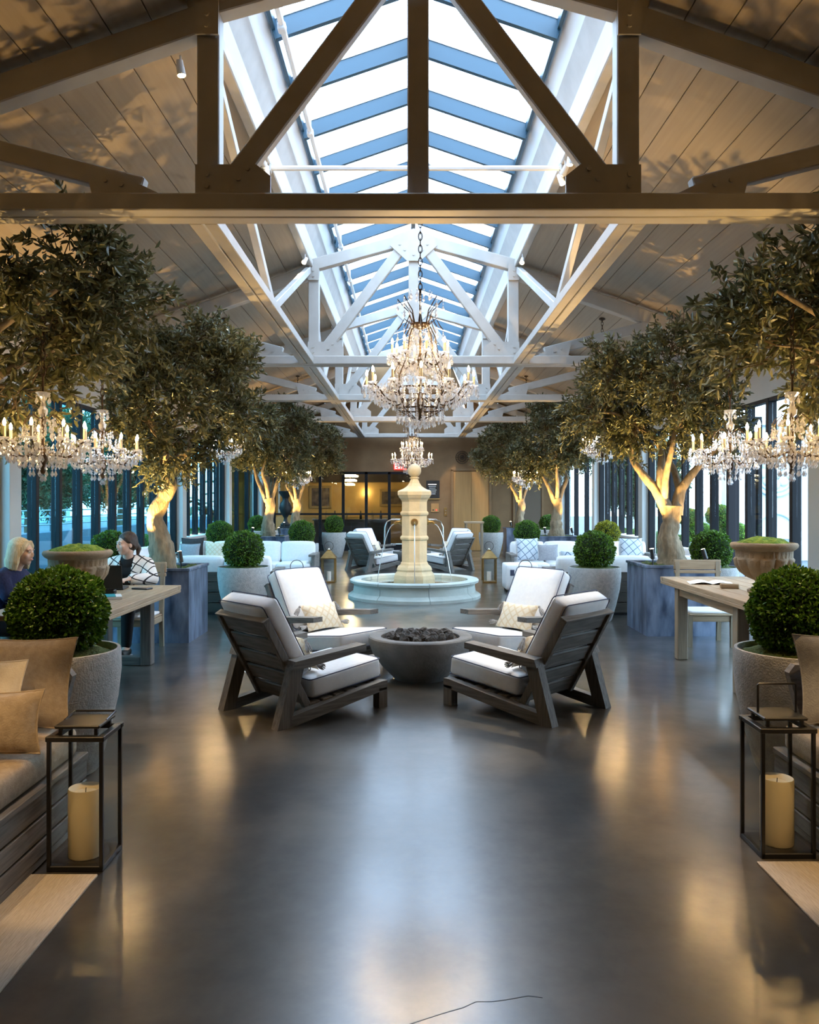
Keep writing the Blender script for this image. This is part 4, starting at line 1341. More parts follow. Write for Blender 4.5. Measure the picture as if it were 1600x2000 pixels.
# ------------------------------------------------------------------ dining tables
def table(loc, L, W, H, label, trestle):
    t = thing('dining_table', label, 'table', loc, group='long teak dining tables')
    n = 6
    me = MB().box((0, 0, 0), (W / n - .004, L - .16, .04), .004).mesh('top_plank', 'table_y')
    for i in range(n):
        link('top_plank', me, t, (-W / 2 + W / n * (i + .5), 0, H - .02))
    for s in (-1, 1):
        MB().box((0, s * (L / 2 - .04), H - .02), (W, .078, .040), .004).build('end_board', 'table_x', t)
        MB().box((s * (W / 2 - .012), 0, H - .055), (.022, L - .02, .03), .003).build('edge_strip', 'table_y', t)
    if trestle:
        for s in (-1, 1):
            y = s * (L / 2 - .30)
            for q in (-1, 1):
                MB().box((q * (W / 2 - .24), y, (H - .04) / 2), (.10, .12, H - .04), .005).build('leg', 'wood_z', t)
            MB().box((0, y, .04), (W - .58, .11, .08), .005).build('foot_bar', 'wood_x', t)
            MB().box((0, y, H - .085), (W - .58, .10, .09), .005).build('head_bar', 'wood_x', t)
        MB().box((0, 0, H - .09), (.10, L - .72, .08), .005).build('stretcher', 'wood_y', t)
    else:
        for s in (-1, 1):
            y = s * (L / 2 - .42)
            for q in (-1, 1):
                MB().box((q * (W / 2 - .08), y, (H - .04) / 2), (.10, .10, H - .04), .005).build('leg', 'table_z', t)
            MB().box((0, y, H - .10), (W - .26, .03, .10), .004).build('apron', 'table_x', t)
            MB().box((s * (W / 2 - .06), 0, H - .10), (.03, L - .94, .10), .004).build('apron', 'table_y', t)
    return t
TLX, TLY, TLH = -2.70, 7.02, .725
TRX, TRY, TRH = 3.07, 7.35, .775
table((TLX, TLY, 0), 2.18, .88, TLH, 'teak dining table on trestle legs where two women sit', True)
table((TRX, TRY, 0), 2.3, .94, TRH, 'teak dining table on square legs at the right edge', False)

def dining_chair(loc, rz, label, slots=False):
    """faces local +y"""
    t = thing('dining_chair', label, 'chair', loc, rz, group='teak dining chairs')
    for s in (-1, 1):
        MB().prism([(.19, 0), (.225, 0), (.235, .335), (.18, .335)], s * .20, s * .245).build('front_leg', 'table_z', t)
        MB().prism([(-.245, 0), (-.21, 0), (-.185, .335), (-.255, .90), (-.295, .90), (-.235, .335)], s * .20, s * .245).build('back_leg', 'table_z', t)
        MB().box((s * .222, 0, .303), (.03, .40, .06), .004).build('side_rail', 'table_y', t)
    MB().box((0, .205, .303), (.40, .03, .06), .004).build('front_rail', 'table_x', t)
    MB().box((0, -.20, .303), (.40, .03, .06), .004).build('rear_rail', 'table_x', t)
    MB().box((0, .0, .345), (.47, .46, .022), .006).build('seat', 'table_x', t)
    MB().cushion((0, .01, .370), (.43, .40, .03), .014, .004).build('seat_cushion', 'white_cloth', t, smooth=50, merge=True)
    if slots:
        MB().box((0, -.27, .85), (.42, .028, .10), .005).build('top_rail', 'table_x', t)
        for x in (-.14, 0, .14):
            MB().bar((x, -.215, .52), (x, -.264, .81), .06, .018, up=(0, 1, 0)).build('splat', 'table_z', t)
        MB().box((0, -.212, .50), (.42, .026, .05), .005).build('lower_rail', 'table_x', t)
    else:
        MB().box((0, -.268, .845), (.52, .03, .11), .005).build('top_rail', 'table_x', t)
        MB().box((0, -.256, .765), (.52, .03, .036), .005).build('lower_rail', 'table_x', t)
    return t
dining_chair((-2.88, TLY + 1.54, 0), R(180), 'dining chair under the dark-haired woman at the far end of the left table')
dining_chair((TLX - .72, TLY - .02, 0), R(-90), 'slatted dining chair under the blonde woman', True)
dining_chair((3.22, 8.93, 0), R(178), 'empty dining chair with a slotted back at the far end of the right table')

# ------------------------------------------------------------------ urns and things on the tables
def urn_mesh():
    prof = [(.0, .0), (.13, 0), (.135, .025), (.10, .04), (.07, .055), (.062, .085), (.075, .105), (.13, .13), (.19, .175), (.225, .23), (.24, .285), (.232, .30), (.222, .305), (.224, .36), (.236, .365), (.252, .375), (.268, .392), (.272, .41), (.262, .425), (.235, .43), (.225, .40), (0, .39)]
    def fr(th, i, r):
        if 7 <= i <= 10:
            k_ = {7: .06, 8: .10, 9: .11, 10: .07}[i]
            return r * (1 - k_ + k_ * 1.35 * abs(math.sin(th * 6)) ** .55)
        if 12 <= i <= 13:
            return r + .006 * abs(math.sin(th * 16))
        return r
    return MB().lathe(prof, 128, fr=fr).mesh('urn', 'urn', smooth=50)
urn_me = urn_mesh()
um = MB().lathe([(.226, .40), (.21, .425), (.15, .455), (.08, .47), (0, .475)], 36)
um.v = [(v[0] * (1 + .03 * math.sin(v[1] * 60)), v[1], v[2] + .014 * math.sin(v[0] * 45) * math.cos(v[1] * 38) + rq.uniform(-.004, .006)) for v in um.v]
um_me = um.mesh('moss', 'moss', smooth=70)
for loc, nm in (((-2.72, 6.72, TLH), 'left'), ((3.02, 6.98, TRH), 'right')):
    t = thing('stone_urn', 'carved sandstone urn of green moss on the %s dining table' % nm, 'urn', loc, group='stone urns on the dining tables')
    link('urn', urn_me, t)
    link('moss', um_me, t)
# laptop, its lid towards the viewer
t = thing('laptop', 'open black laptop in front of the dark-haired woman', 'laptop', (-2.84, 7.62, TLH), R(6))
MB().box((0, .12, .010), (.34, .23, .018), .004).build('base', 'laptop', t)
lid = MB().box((0, 0, 0), (.34, .010, .225), .003).build('lid', 'laptop', t, loc=(0, -.035, .128), rot=(R(14), 0, 0))
MB().box((0, .0056, 0), (.31, .0008, .195)).build('screen', 'screen', lid)
lg = MB().prism([(-.02, -.022), (.02, -.022), (.0, .02)], -.0062, -.0054, 'xz').build('logo', 'logo', lid, loc=(-.09, 0, -.045))
t = tag(MB().box((0, 0, .008), (.17, .10, .016), .005).build('tablet', 'laptop', loc=(-2.52, 7.72, TLH), rot=(0, 0, R(-18))), 'black tablet lying on the left table by the plaid sleeve', 'tablet')
t = thing('book', 'teal and white book lying on the left dining table', 'book', (-2.55, 7.0, TLH), R(22))
MB().box((0, 0, .012), (.17, .22, .024), .002).build('pages', 'paper', t)
MB().box((-.025, 0, .025), (.12, .222, .003)).build('cover', 'teal', t)
t = thing('phone_case', 'small dark case behind the book on the left table', 'case', (-2.68, 7.33, TLH))
MB().box((0, 0, .02), (.10, .07, .04), .008).build('case_body', 'laptop', t); MB().box((0, 0, .042), (.09, .06, .004)).build('case_lid', 'screen', t)
t = thing('magazine', 'open white magazine on the right dining table', 'magazine', (2.86, 7.78, TRH), R(-12))
pg = MB()
for s in (-1, 1):
    vs = []
    for i in range(7):
        u = i / 6
        for y in (-.14, .14):
            vs.append((s * u * .20, y, .004 + .022 * math.sin(PI * min(u * 1.1, 1)) * (1 - .4 * u)))
    n0 = len(vs)
    vs += [(v[0], v[1], max(v[2] - .004, 0)) for v in vs]
    fs = [(2 * i, 2 * i + 1, 2 * i + 3, 2 * i + 2) for i in range(6)] + [(n0 + 2 * i, n0 + 2 * i + 1, n0 + 2 * i + 3, n0 + 2 * i + 2) for i in range(6)]
    MB().add(vs, fs).build('page', 'paper', t, smooth=60)
tag(MB().box((0, 0, .022), (.16, .06, .044), .008).build('wood_block', 'table_x', loc=(2.86, 7.32, TRH), rot=(0, 0, R(-15))), 'small pale wooden block beside the magazine', 'block')

# ------------------------------------------------------------------ near lanterns with pillar candles
def lantern(loc, label, handle_up, clabel):
    t = thing('lantern', label, 'lantern', loc, group='black floor lanterns')
    w, H = .236, .555
    MB().box((0, 0, .012), (w, w, .024), .003).build('base', 'black', t)
    pm_ = MB().box((0, 0, H / 2), (.016, .016, H), .002).mesh('corner_post', 'black')
    gm = MB().box((0, 0, .285), (w - .03, .003, .50)).mesh('pane', 'lantern_glass')
    for sx in (-1, 1):
        for sy in (-1, 1):
            link('corner_post', pm_, t, (sx * (w / 2 - .008), sy * (w / 2 - .008), 0))
    for i in range(4):
        a = i * PI / 2
        link('pane', gm, t, (math.sin(a) * (w / 2 - .008), -math.cos(a) * (w / 2 - .008), 0), (0, 0, a))
    tp = MB()
    for s in (-1, 1):
        tp.box((0, s * (w / 2 - .012), H), (w + .01, .03, .022), .003)
        tp.box((s * (w / 2 - .012), 0, H), (.03, w - .05, .022), .003)
    tp.build('top_frame', 'black', t)
    MB().box((0, 0, H + .045), (w - .045, w - .045, .014), .004).build('lid', 'black', t)
    for sx in (-1, 1):
        for sy in (-1, 1):
            MB().box((sx * .075, sy * .075, H + .025), (.014, .014, .034)).build('lid_spacer', 'black', t)
    zz = H + .05
    if handle_up:
        ps = [(-.085, 0, zz), (-.085, 0, zz + .125), (-.08, 0, zz + .13), (.08, 0, zz + .13), (.085, 0, zz + .125), (.085, 0, zz)]
    else:
        ps = [(-.09, 0, zz), (-.09, .11, zz + .012), (-.085, .115, zz + .012), (.085, .115, zz + .012), (.09, .11, zz + .012), (.09, 0, zz)]
    MB().tube(ps, .005, 6).build('handle', 'black', t, smooth=40)
    c = thing('pillar_candle', clabel, 'candle', (loc[0], loc[1], loc[2] + .024), group='ivory pillar candles in the floor lanterns')
    MB().lathe([(0, 0), (.068, 0), (.071, .004), (.0715, .285), (.069, .292), (.058, .286), (.045, .272), (0, .268)], 32).build('wax', 'wax', c, smooth=40)
    MB().tube([(0, 0, .266), (.002, 0, .29)], .0018, 6).build('wick', 'black', c)
lantern((-1.402, 3.545, 0), 'black glass floor lantern by the left sofa', False, 'ivory pillar candle inside the left floor lantern')
lantern((1.646, 3.67, 0), 'black glass floor lantern with raised handle by the right sofa', True, 'ivory pillar candle inside the right floor lantern')

# brass lanterns at the sofa corners
def brass_lantern(loc, label):
    t = thing('brass_lantern', label, 'lantern', loc, group='brass lanterns at the sofa corners')
    w = .27; H = .44
    MB().box((0, 0, .015), (w, w, .03), .004).build('base', 'brass', t)
    for sx in (-1, 1):
        for sy in (-1, 1):
            MB().box((sx * (w / 2 - .012), sy * (w / 2 - .012), .03 + H / 2), (.024, .024, H), .003).build('corner_post', 'brass', t)
    for i in range(4):
        a = i * PI / 2
        MB().box((0, 0, .03 + H / 2), (w - .05, .003, H)).build('pane', 'lantern_glass', t, loc=(math.sin(a) * (w / 2 - .012), -math.cos(a) * (w / 2 - .012), 0), rot=(0, 0, a))
    MB().lathe([(.205, .46), (.21, .475), (.07, .60), (.05, .605), (.045, .625), (0, .63)], 4, rot=PI / 4).build('roof', 'brass', t)
    MB().ball((0, 0, .635), .022, 10, 8).build('knob', 'chrome', t, smooth=60)
    ps = [(.085 * math.cos(2 * PI * i / 20), 0, .70 + .085 * math.sin(2 * PI * i / 20)) for i in range(20)]
    MB().tube(ps, .005, 6, closed=True).build('ring', 'bronze', t, smooth=60)
    MB().lathe([(0, .03), (.042, .03), (.042, .21), (.03, .205), (0, .20)], 20).build('candle', 'white_cloth', t, smooth=40)
    return t
brass_lantern((-1.55, 15.75, 0), 'brass lantern with white candle at the corner of the far left sofa')
brass_lantern((1.53, 15.75, 0), 'brass lantern with white candle at the corner of the far right sofa')
brass_lantern((-1.48, 10.75, 0), 'brass lantern mostly hidden behind the rear left lounge chair')
brass_lantern((1.52, 10.75, 0), 'brass lantern mostly hidden behind the rear right lounge chair')

# ------------------------------------------------------------------ rugs and near sofas
tag(MB().box((-1.29 - .55, 2.0, .005), (1.1, 2.78, .010), .002).build('rug', 'rug'), 'pale woven rug strip at the lower left by the left sofa', 'rug', 'woven rugs in front of the near sofas')
tag(MB().box((1.488 + .55, 2.1, .005), (1.1, 2.82, .010), .002).build('rug', 'rug'), 'pale woven rug strip at the lower right by the right sofa', 'rug', 'woven rugs in front of the near sofas')
def near_sofa(s, fx, ya, yb, label):
    """faces the aisle; s=-1 left side"""
    t = thing('sofa', label, 'sofa', (fx, (ya + yb) / 2, .0105), group='teak sofas facing the aisle')
    L = yb - ya
    d = .92
    for i, (z0, z1) in enumerate(((.03, .10), (.108, .20), (.208, .30))):
        MB().box((s * .02, 0, (z0 + z1) / 2), (.035, L, z1 - z0), .005).build('front_board', 'wood_y', t)
    MB().box((s * .475, 0, .17), (.86, L - .04, .26)).build('base', 'dark_wood', t)
    MB().box((s * .03, 0, .015), (.05, L, .03)).build('plinth', 'wood_y', t)
    MB().box((s * .04, 0, .315), (.09, L, .03), .004).build('seat_rail', 'wood_y', t)
    yb_ = L / 2
    MB().prism([(s * .92, .02), (s * .15, .02), (s * .15, .36), (s * .06, .70), (s * .09, .74), (s * .92, .74)], yb_ - .035, yb_ + .015, 'xz').build('arm_panel', 'wood_x', t)
    MB().box((s * .90, 0, .45), (.05, L, .80), .006).build('back_panel', 'wood_y', t)
    n = 3
    for i in range(n):
        MB().cushion((s * .43, -L / 2 + (L - .05) / n * (i + .5), .40), (.82, (L - .05) / n - .01, .135), .035, .012).build('seat_cushion', 'beige_cloth', t, smooth=50, merge=True)
        MB().cushion((s * .80, -L / 2 + (L - .05) / n * (i + .5), .66), (.15, (L - .05) / n - .02, .40), .05, .02).build('back_cushion', 'beige_cloth', t, smooth=50, merge=True)
    return t
near_sofa(-1, -1.56, 1.35, 3.97, 'teak sofa with beige cushions at the left edge')
near_sofa(1, 1.80, 1.35, 4.05, 'teak sofa with beige cushions at the right edge')
def pillow(loc, rz, tilt, w, h, t_, m, label, fringe=False):
    t = thing('throw_pillow', label, 'pillow', loc, rz, group='throw pillows')
    o = MB().pillow(w, h, t_).build('cover', m, t, smooth=60, merge=True, rot=(R(tilt), 0, 0))
    m_ = Matrix.Rotation(R(tilt), 3, 'X')
    sm = MB()
    k_ = 24
    ps = []
    for i in range(k_ * 4):
        e, u = divmod(i, k_); u = -1 + 2 * u / k_
        q = ((u, -1), (1, u), (-u, 1), (-1, -u))[e]
        x = w / 2 * q[0] * (1 - .09 * (1 - q[1] ** 2)); z = h / 2 * q[1] * (1 - .09 * (1 - q[0] ** 2)) + h / 2
        ps.append(m_ @ Vector((x, 0, z)))
    if fringe:
        for p_ in ps[k_:2 * k_] + ps[3 * k_:]:
            sg = 1 if p_.x > 0 else -1
            sm.tube([p_, p_ + Vector((sg * .025, 0, -.012))], .004, 4)
        sm.build('fringe', 'tassel', t)['kind'] = 'stuff'
    else:
        sm.tube(ps, .004, 5, closed=True)
        sm.build('seam', m, t, smooth=60)
    return t
pillow((-1.84, 3.77, .504), R(-4), -12, .56, .42, .17, 'beige_cloth', 'large beige linen pillow against the arm of the left sofa')
pillow((-1.90, 3.55, .504), R(-8), -14, .42, .36, .13, 'cream_cloth', 'white pillow between two beige pillows on the left sofa')
pillow((-1.78, 3.36, .504), R(10), -16, .50, .26, .15, 'beige_cloth', 'low tan lumbar pillow at the front of the left sofa')
pillow((2.12, 3.86, .504), R(4), -12, .56, .42, .17, 'grey_cloth', 'pale grey pillow against the arm of the right sofa')

# ------------------------------------------------------------------ white sofas of the two seating groups
def white_sofa(loc, rz, W, label, arms=(1, 1), n=3, backmat='dark_wood', seat=.44):
    """faces local +y, origin at the centre of its footprint"""
    t = thing('white_sofa', label, 'sofa', loc, rz, group='white cushioned teak sofas')
    D = .88
    for i in range(4):
        MB().box((0, -D / 2 + .015, .095 + i * .142), (W, .028, .132), .004).build('back_board', 'dark_wood', t)
    MB().box((0, -D / 2 + .03, .015), (W - .1, .05, .03)).build('plinth', 'black', t)
    MB().box((0, .02, .16), (W - .02, D - .10, .22)).build('base', 'wood_x', t)
    MB().box((0, D / 2 - .02, .20), (W, .035, .16), .005).build('front_rail', 'wood_x', t)
    for s, a in zip((-1, 1), arms):
        if a:
            MB().box((s * (W / 2 - .03), .0, .30), (.06, D - .06, .54), .006).build('arm', 'wood_y', t)
            MB().box((s * (W / 2 - .05), .03, .575), (.12, D - .10, .04), .006).build('arm_rest', 'wood_y', t)
    wi = W - .14
    for i in range(n):
        x = -wi / 2 + wi / n * (i + .5)
        MB().cushion((x, .06, .35), (wi / n - .008, D - .18, .17), .045, .015).build('seat_cushion', 'white_cloth', t, smooth=50, merge=True)
        MB().cushion((x, -D / 2 + .13, .60), (wi / n - .01, .19, .40), .06, .025, Matrix.Rotation(R(8), 3, 'X')).build('back_cushion', 'white_cloth', t, smooth=50, merge=True)
    return t
for s, side in ((-1, 'left'), (1, 'right')):
    xo = AX + s * 2.95
    white_sofa((xo, 11.66, 0), 0, 2.1, 'white sofa with dark planked back towards the viewer, %s group' % side)
    white_sofa((AX + s * 3.125, 15.2, 0), R(180), 2.7, 'white sofa facing the viewer in the %s group' % side, n=4)
    white_sofa((AX + s * 4.12, 13.38, 0), R(90) * s, 2.2, 'white sofa along the %s windows' % side)
t = thing('coffee_table', 'dark round drum coffee table among the right sofas', 'coffee table', (2.75, 13.5, 0))
MB().lathe([(0, .40), (.56, .40), (.58, .41), (.58, .435), (.57, .445), (0, .445)], 40).build('top', 'dark_wood', t, smooth=35)
MB().lathe([(.42, 0), (.46, .02), (.50, .2), (.54, .40), (0, .40)], 32).build('drum', 'dark_wood', t, smooth=35)
t = thing('ottoman', 'white upholstered ottoman with a small dark label near the right lantern', 'ottoman', (1.92, 14.25, 0))
MB().cushion((0, 0, .26), (.56, .6, .44), .04, .01).build('body', 'white_cloth', t, smooth=50, merge=True)
MB().box((-.17, -.304, .34), (.07, .004, .10)).build('label_patch', 'piping', t)
for q in (-1, 1):
    for r_ in (-1, 1):
        MB().box((q * .22, r_ * .24, .02), (.05, .05, .04)).build('foot', 'dark_wood', t)
pillow((2.20, 15.20, .464), R(8), -12, .42, .42, .14, 'blue_print', 'pale blue patterned fringed pillow at the left end of the right facing sofa', True)
pillow((2.56, 15.08, .464), R(4), -14, .38, .30, .12, 'grey_cloth', 'plain pale grey pillow beside the patterned pillow on the right sofa')
pillow((2.36, 11.62, .464), R(174), -12, .44, .40, .13, 'blue_print', 'blue patterned pillow peeking over the right planked sofa', True)
pillow((4.12, 15.20, .464), R(-4), -12, .42, .42, .14, 'blue_print', 'patterned pillow at the right end of the right facing sofa', True)
pillow((3.72, 15.12, .464), R(4), -14, .34, .36, .12, 'cream_cloth', 'cream pillow on the right facing sofa by the zinc planter')
pillow((-4.05, 15.24, .464), R(3), -12, .42, .42, .12, 'charcoal', 'charcoal pillow in the corner of the left facing sofa')
pillow((-4.05, 15.06, .464), R(-3), -12, .38, .32, .11, 'grey_cloth', 'dark grey pillow in front of the charcoal one on the left sofa')
pillow((-3.60, 15.16, .472), R(-3), -13, .42, .34, .12, 'lumbar', 'cream lattice fringed pillow beside the grey one on the left sofa', True)

# ------------------------------------------------------------------ end wall fittings
t = thing('exit_sign', 'red lit exit sign above the glass doors', 'sign', (-.29, Y1 - .03, 2.56))
MB().box((0, 0, .11), (.40, .05, .22), .006).build('plate', 'red_sign', t)
lt = MB()
def glyph(b, ch, x, z, w, h, st):
    y = -.027
    if ch == 'E':
        b.box((x - w / 2 + st / 2, y, z), (st, .004, h))
        for q in (-1, 0, 1): b.box((x, y, z + q * (h / 2 - st / 2)), (w, .004, st))
    if ch == 'X':
        for q in (-1, 1): b.bar((x - q * (w / 2 - st / 2), y, z - h / 2), (x + q * (w / 2 - st / 2), y, z + h / 2), st, .004, up=(0, 1, 0))
    if ch == 'I':
        b.box((x, y, z), (st, .004, h))
    if ch == 'T':
        b.box((x, y, z), (st, .004, h)); b.box((x, y, z + h / 2 - st / 2), (w, .004, st))
for ch_, x in (('E', -.135), ('X', -.04), ('I', .04), ('T', .12)):
    b = MB(); glyph(b, ch_, x, .11, .07, .15, .02); b.build('letter', 'sign_white', t)
t = thing('wall_plaque', 'black plaque of fine lettering beside the elevator', 'plaque', (.74, Y1 - .02, 1.62))
MB().box((0, 0, .30), (.42, .03, .60), .004).build('plate', 'plaque', t)
MB().box((0, -.016, .02), (.43, .004, .03)).build('lower_edge', 'gilt', t)
for i in range(6):
    MB().box((-.02, -.0165, .48 - i * .06), (.26 - .03 * (i % 3), .002, .018)).build('text_line', 'sign_white' if i == 0 else 'logo', t)
t = thing('wall_panel', 'small tan notice with red figures below the plaque', 'notice', (.80, Y1 - .015, 1.22))
MB().box((0, 0, .14), (.24, .02, .27), .003).build('plate', 'elevator', t)
for x in (-.05, .05):
    MB().box((x, -.011, .07), (.04, .002, .04)).build('figure', 'red_sign' if x > 0 else 'plaque', t)
t = thing('call_button', 'slim steel elevator call panel on the end wall', 'panel', (1.14, Y1 - .012, 1.10))
MB().box((0, 0, .13), (.09, .022, .27), .004).build('plate', 'brass', t)
for z in (.09, .17):
    MB().tube([(0, -.011, z), (0, -.018, z)], .014, 10).build('button', 'chrome', t)
# wire ornament on the wall
t = thing('wire_ornament', 'round openwork wire ornament high on the end wall', 'ornament', (1.66, Y1 - .06, 2.95))
for r_ in (.20, .13, .06):
    MB().tube([(r_ * math.cos(2 * PI * i / 28), 0, r_ * math.sin(2 * PI * i / 28)) for i in range(28)], .010, 6, closed=True).build('ring', 'bronze', t, smooth=60)
sp_ = MB()
for i in range(8):
    a = PI * i / 8
    sp_.tube([(-.2 * math.cos(a), 0, -.2 * math.sin(a)), (.2 * math.cos(a), 0, .2 * math.sin(a))], .005, 5)
sp_.build('spokes', 'bronze', t)
MB().tube([(0, .0, 0), (0, .06, 0)], .02, 8).build('mount', 'bronze', t)
# chrome hoop rail behind the fountain
t = thing('hoop_rail', 'chrome hoop handrail behind the fountain', 'rail', (.12, 22.6, 0))
MB().tube([(-.82, 0, 0), (-.80, 0, .85), (-.74, 0, 1.0), (-.62, 0, 1.06), (.62, 0, 1.06), (.74, 0, 1.0), (.80, 0, .85), (.82, 0, 0)], .024, 10).build('hoop', 'chrome', t, smooth=60)
for s in (-1, 1):
    MB().lathe([(0, 0), (.06, 0), (.06, .012), (.03, .02), (0, .02)], 16).build('flange', 'chrome', t, smooth=40, loc=(s * .82, 0, 0))
t = thing('side_table', 'tall pale teak side table near the far right boxwood', 'table', (1.72, 21.9, 0))
MB().box((0, 0, 1.0), (.52, .40, .05), .008).build('top', 'table_x', t)
for sx in (-1, 1):
    for sy in (-1, 1):
        MB().box((sx * .21, sy * .15, .49), (.05, .05, .98), .004).build('leg', 'table_z', t)
    MB().box((sx * .21, 0, .25), (.04, .26, .04), .004).build('stretcher', 'table_y', t)
t = thing('floor_urn', 'tall black hourglass-shaped urn before the glass doors', 'urn', (-3.80, 25.1, 0))
MB().box((0, 0, .40), (.40, .40, .80), .01).build('pedestal', 'plaque', t)
MB().lathe([(0, .80), (.15, .80), (.16, .86), (.07, .95), (.05, 1.05), (.14, 1.2), (.20, 1.35), (.16, 1.5), (.09, 1.6), (.10, 1.68), (.19, 1.80), (.21, 1.86), (.18, 1.88), (0, 1.86)], 24).build('vessel', 'plaque', t, smooth=50)
# dining room contents
for x, z, w, h, nm in ((-.62, 1.42, .9, .55, 'right'), (-3.3, 1.35, .75, .75, 'left')):
    t = thing('framed_picture', 'gilt framed dark picture on the amber wall, %s' % nm, 'picture', (x, RY - .03, z))
    for s in (-1, 1):
        MB().box((s * w / 2, 0, h / 2), (.09, .05, h + .09), .008).build('frame_side', 'gilt', t)
        MB().box((0, 0, h / 2 + s * h / 2), (w, .05, .09), .008).build('frame_rail', 'gilt', t)
    MB().box((0, .01, h / 2), (w - .05, .02, h - .05)).build('canvas', 'art', t)
t = thing('buffet', 'dark sideboard with bottles beyond the glass doors', 'sideboard', (-2.0, 28.6, 0))
MB().box((0, 0, .45), (2.6, .6, .9), .01).build('cabinet', 'dark_wood', t)
MB().box((0, 0, .92), (2.7, .66, .04), .01).build('worktop', 'dark_wood', t)
for i in range(4):
    MB().box((-.96 + i * .64, -.305, .45), (.60, .02, .78), .006).build('cabinet_door', 'room_dark', t)
for i, x in enumerate((-2.9, -2.6, -2.2, -1.7, -1.3, -1.0)):
    tag(MB().lathe([(0, 0), (.045, 0), (.045, .17), (.02, .22), (.016, .30), (0, .30)], 14).build('bottle', 'screen' if i % 2 else 'gilt', loc=(x, 28.55, .94), smooth=40), '%s bottle from the left on the dark sideboard' % ('first', 'second', 'third', 'fourth', 'fifth', 'sixth')[i], 'bottle', 'bottles on the sideboard')
t = thing('banded_chandelier', 'tiered glass chandelier in the amber dining room', 'chandelier', (-2.05, 28.3, 2.02))
for i, (z, r_) in enumerate(((.75, .36), (.58, .30), (.41, .25), (.26, .20), (.12, .14))):
    b = MB()
    for (x, y) in ring_pts(14, r_, i * .2):
        b.ball((x, y, z), .042, 8, 6)
    b.build('glass_tier', 'crystal', t, smooth=60)
    MB().lathe([(r_ - .05, z - .01), (r_ - .04, z - .01), (r_ - .04, z + .05), (r_ - .05, z + .05)], 20, ring=True).build('lamp_ring', 'lens', t)
MB().tube([(0, 0, .05), (0, 0, .98)], .012, 8).build('stem', 'bronze', t)
for x, nm in ((-1.6, 'left'), (.3, 'right')):
    t = thing('wall_sconce', 'small lit sconce on the amber wall, %s' % nm, 'lamp', (x, RY - .04, 1.75))
    MB().box((0, 0, 0), (.08, .05, .14), .01).build('back_plate', 'gilt', t)
    MB().lathe([(.05, .06), (.055, .06), (.04, .18), (.035, .18)], 14, c=(0, -.08, 0), ring=True).build('shade', 'lens', t, smooth=40)
    MB().tube([(0, -.02, 0), (0, -.08, .02), (0, -.08, .07)], .008, 6).build('arm', 'gilt', t)
# ------------------------------------------------------------------ people
def remeshed(mb, name, mt, parent, voxel=.008, smooth_it=4):
    me = mb.mesh(name, mt)
    o = bpy.data.objects.new(name, me); col.objects.link(o)
    r_ = o.modifiers.new('r', 'REMESH'); r_.mode = 'VOXEL'; r_.voxel_size = voxel; r_.use_smooth_shade = True
    s_ = o.modifiers.new('s', 'SMOOTH'); s_.iterations = smooth_it; s_.factor = .5
    dg = bpy.context.evaluated_depsgraph_get()
    ev = o.evaluated_get(dg)
    me2 = bpy.data.meshes.new_from_object(ev)
    o.modifiers.clear()
    o.data = me2
    if not me2.materials:
        me2.materials.append(M[mt])
    me2.polygons.foreach_set('use_smooth', [True] * len(me2.polygons))
    o.name = name
    o.parent = parent
    bpy.data.meshes.remove(me)
    return o
def caps(b, pts, rs, n=14):
    """tapered limb with round joints"""
    for i in range(len(pts) - 1):
        b.tube([pts[i], pts[i + 1]], [rs[i], rs[i + 1]], n)
    for p, r_ in zip(pts, rs):
        b.ball(p, r_, n, 10)
def hand(b, wrist, fwd, up, side, curl=.5):
    """palm and five fingers; fwd along the hand, side towards the thumb"""
    w = Vector(wrist); f = Vector(fwd).normalized(); u = Vector(up).normalized(); s = Vector(side).normalized()
    pc = w + f * .045
    for k_ in (-.028, -.010, .010, .028):
        caps(b, [w + s * k_ * .6, w + f * .08 + s * k_], [.014, .013], 8)
    for k_, L in ((.030, .068), (.010, .078), (-.010, .073), (-.030, .058)):
        p0 = w + f * .082 + s * k_
        p1 = p0 + (f * .8 - u * .35 * curl) * L * .5
        p2 = p1 + (f * .55 - u * .8 * curl) * L * .32
        p3 = p2 + (f * .25 - u * .9 * curl) * L * .25
        caps(b, [p0, p1, p2, p3], [.0092, .0085, .0078, .0068], 8)
    t0 = w + f * .025 + s * .026
    caps(b, [t0, t0 + (s * .6 + f * .7 - u * .2) * .038, t0 + (s * .5 + f * 1.1 - u * .45) * .062], [.012, .010, .008], 8)
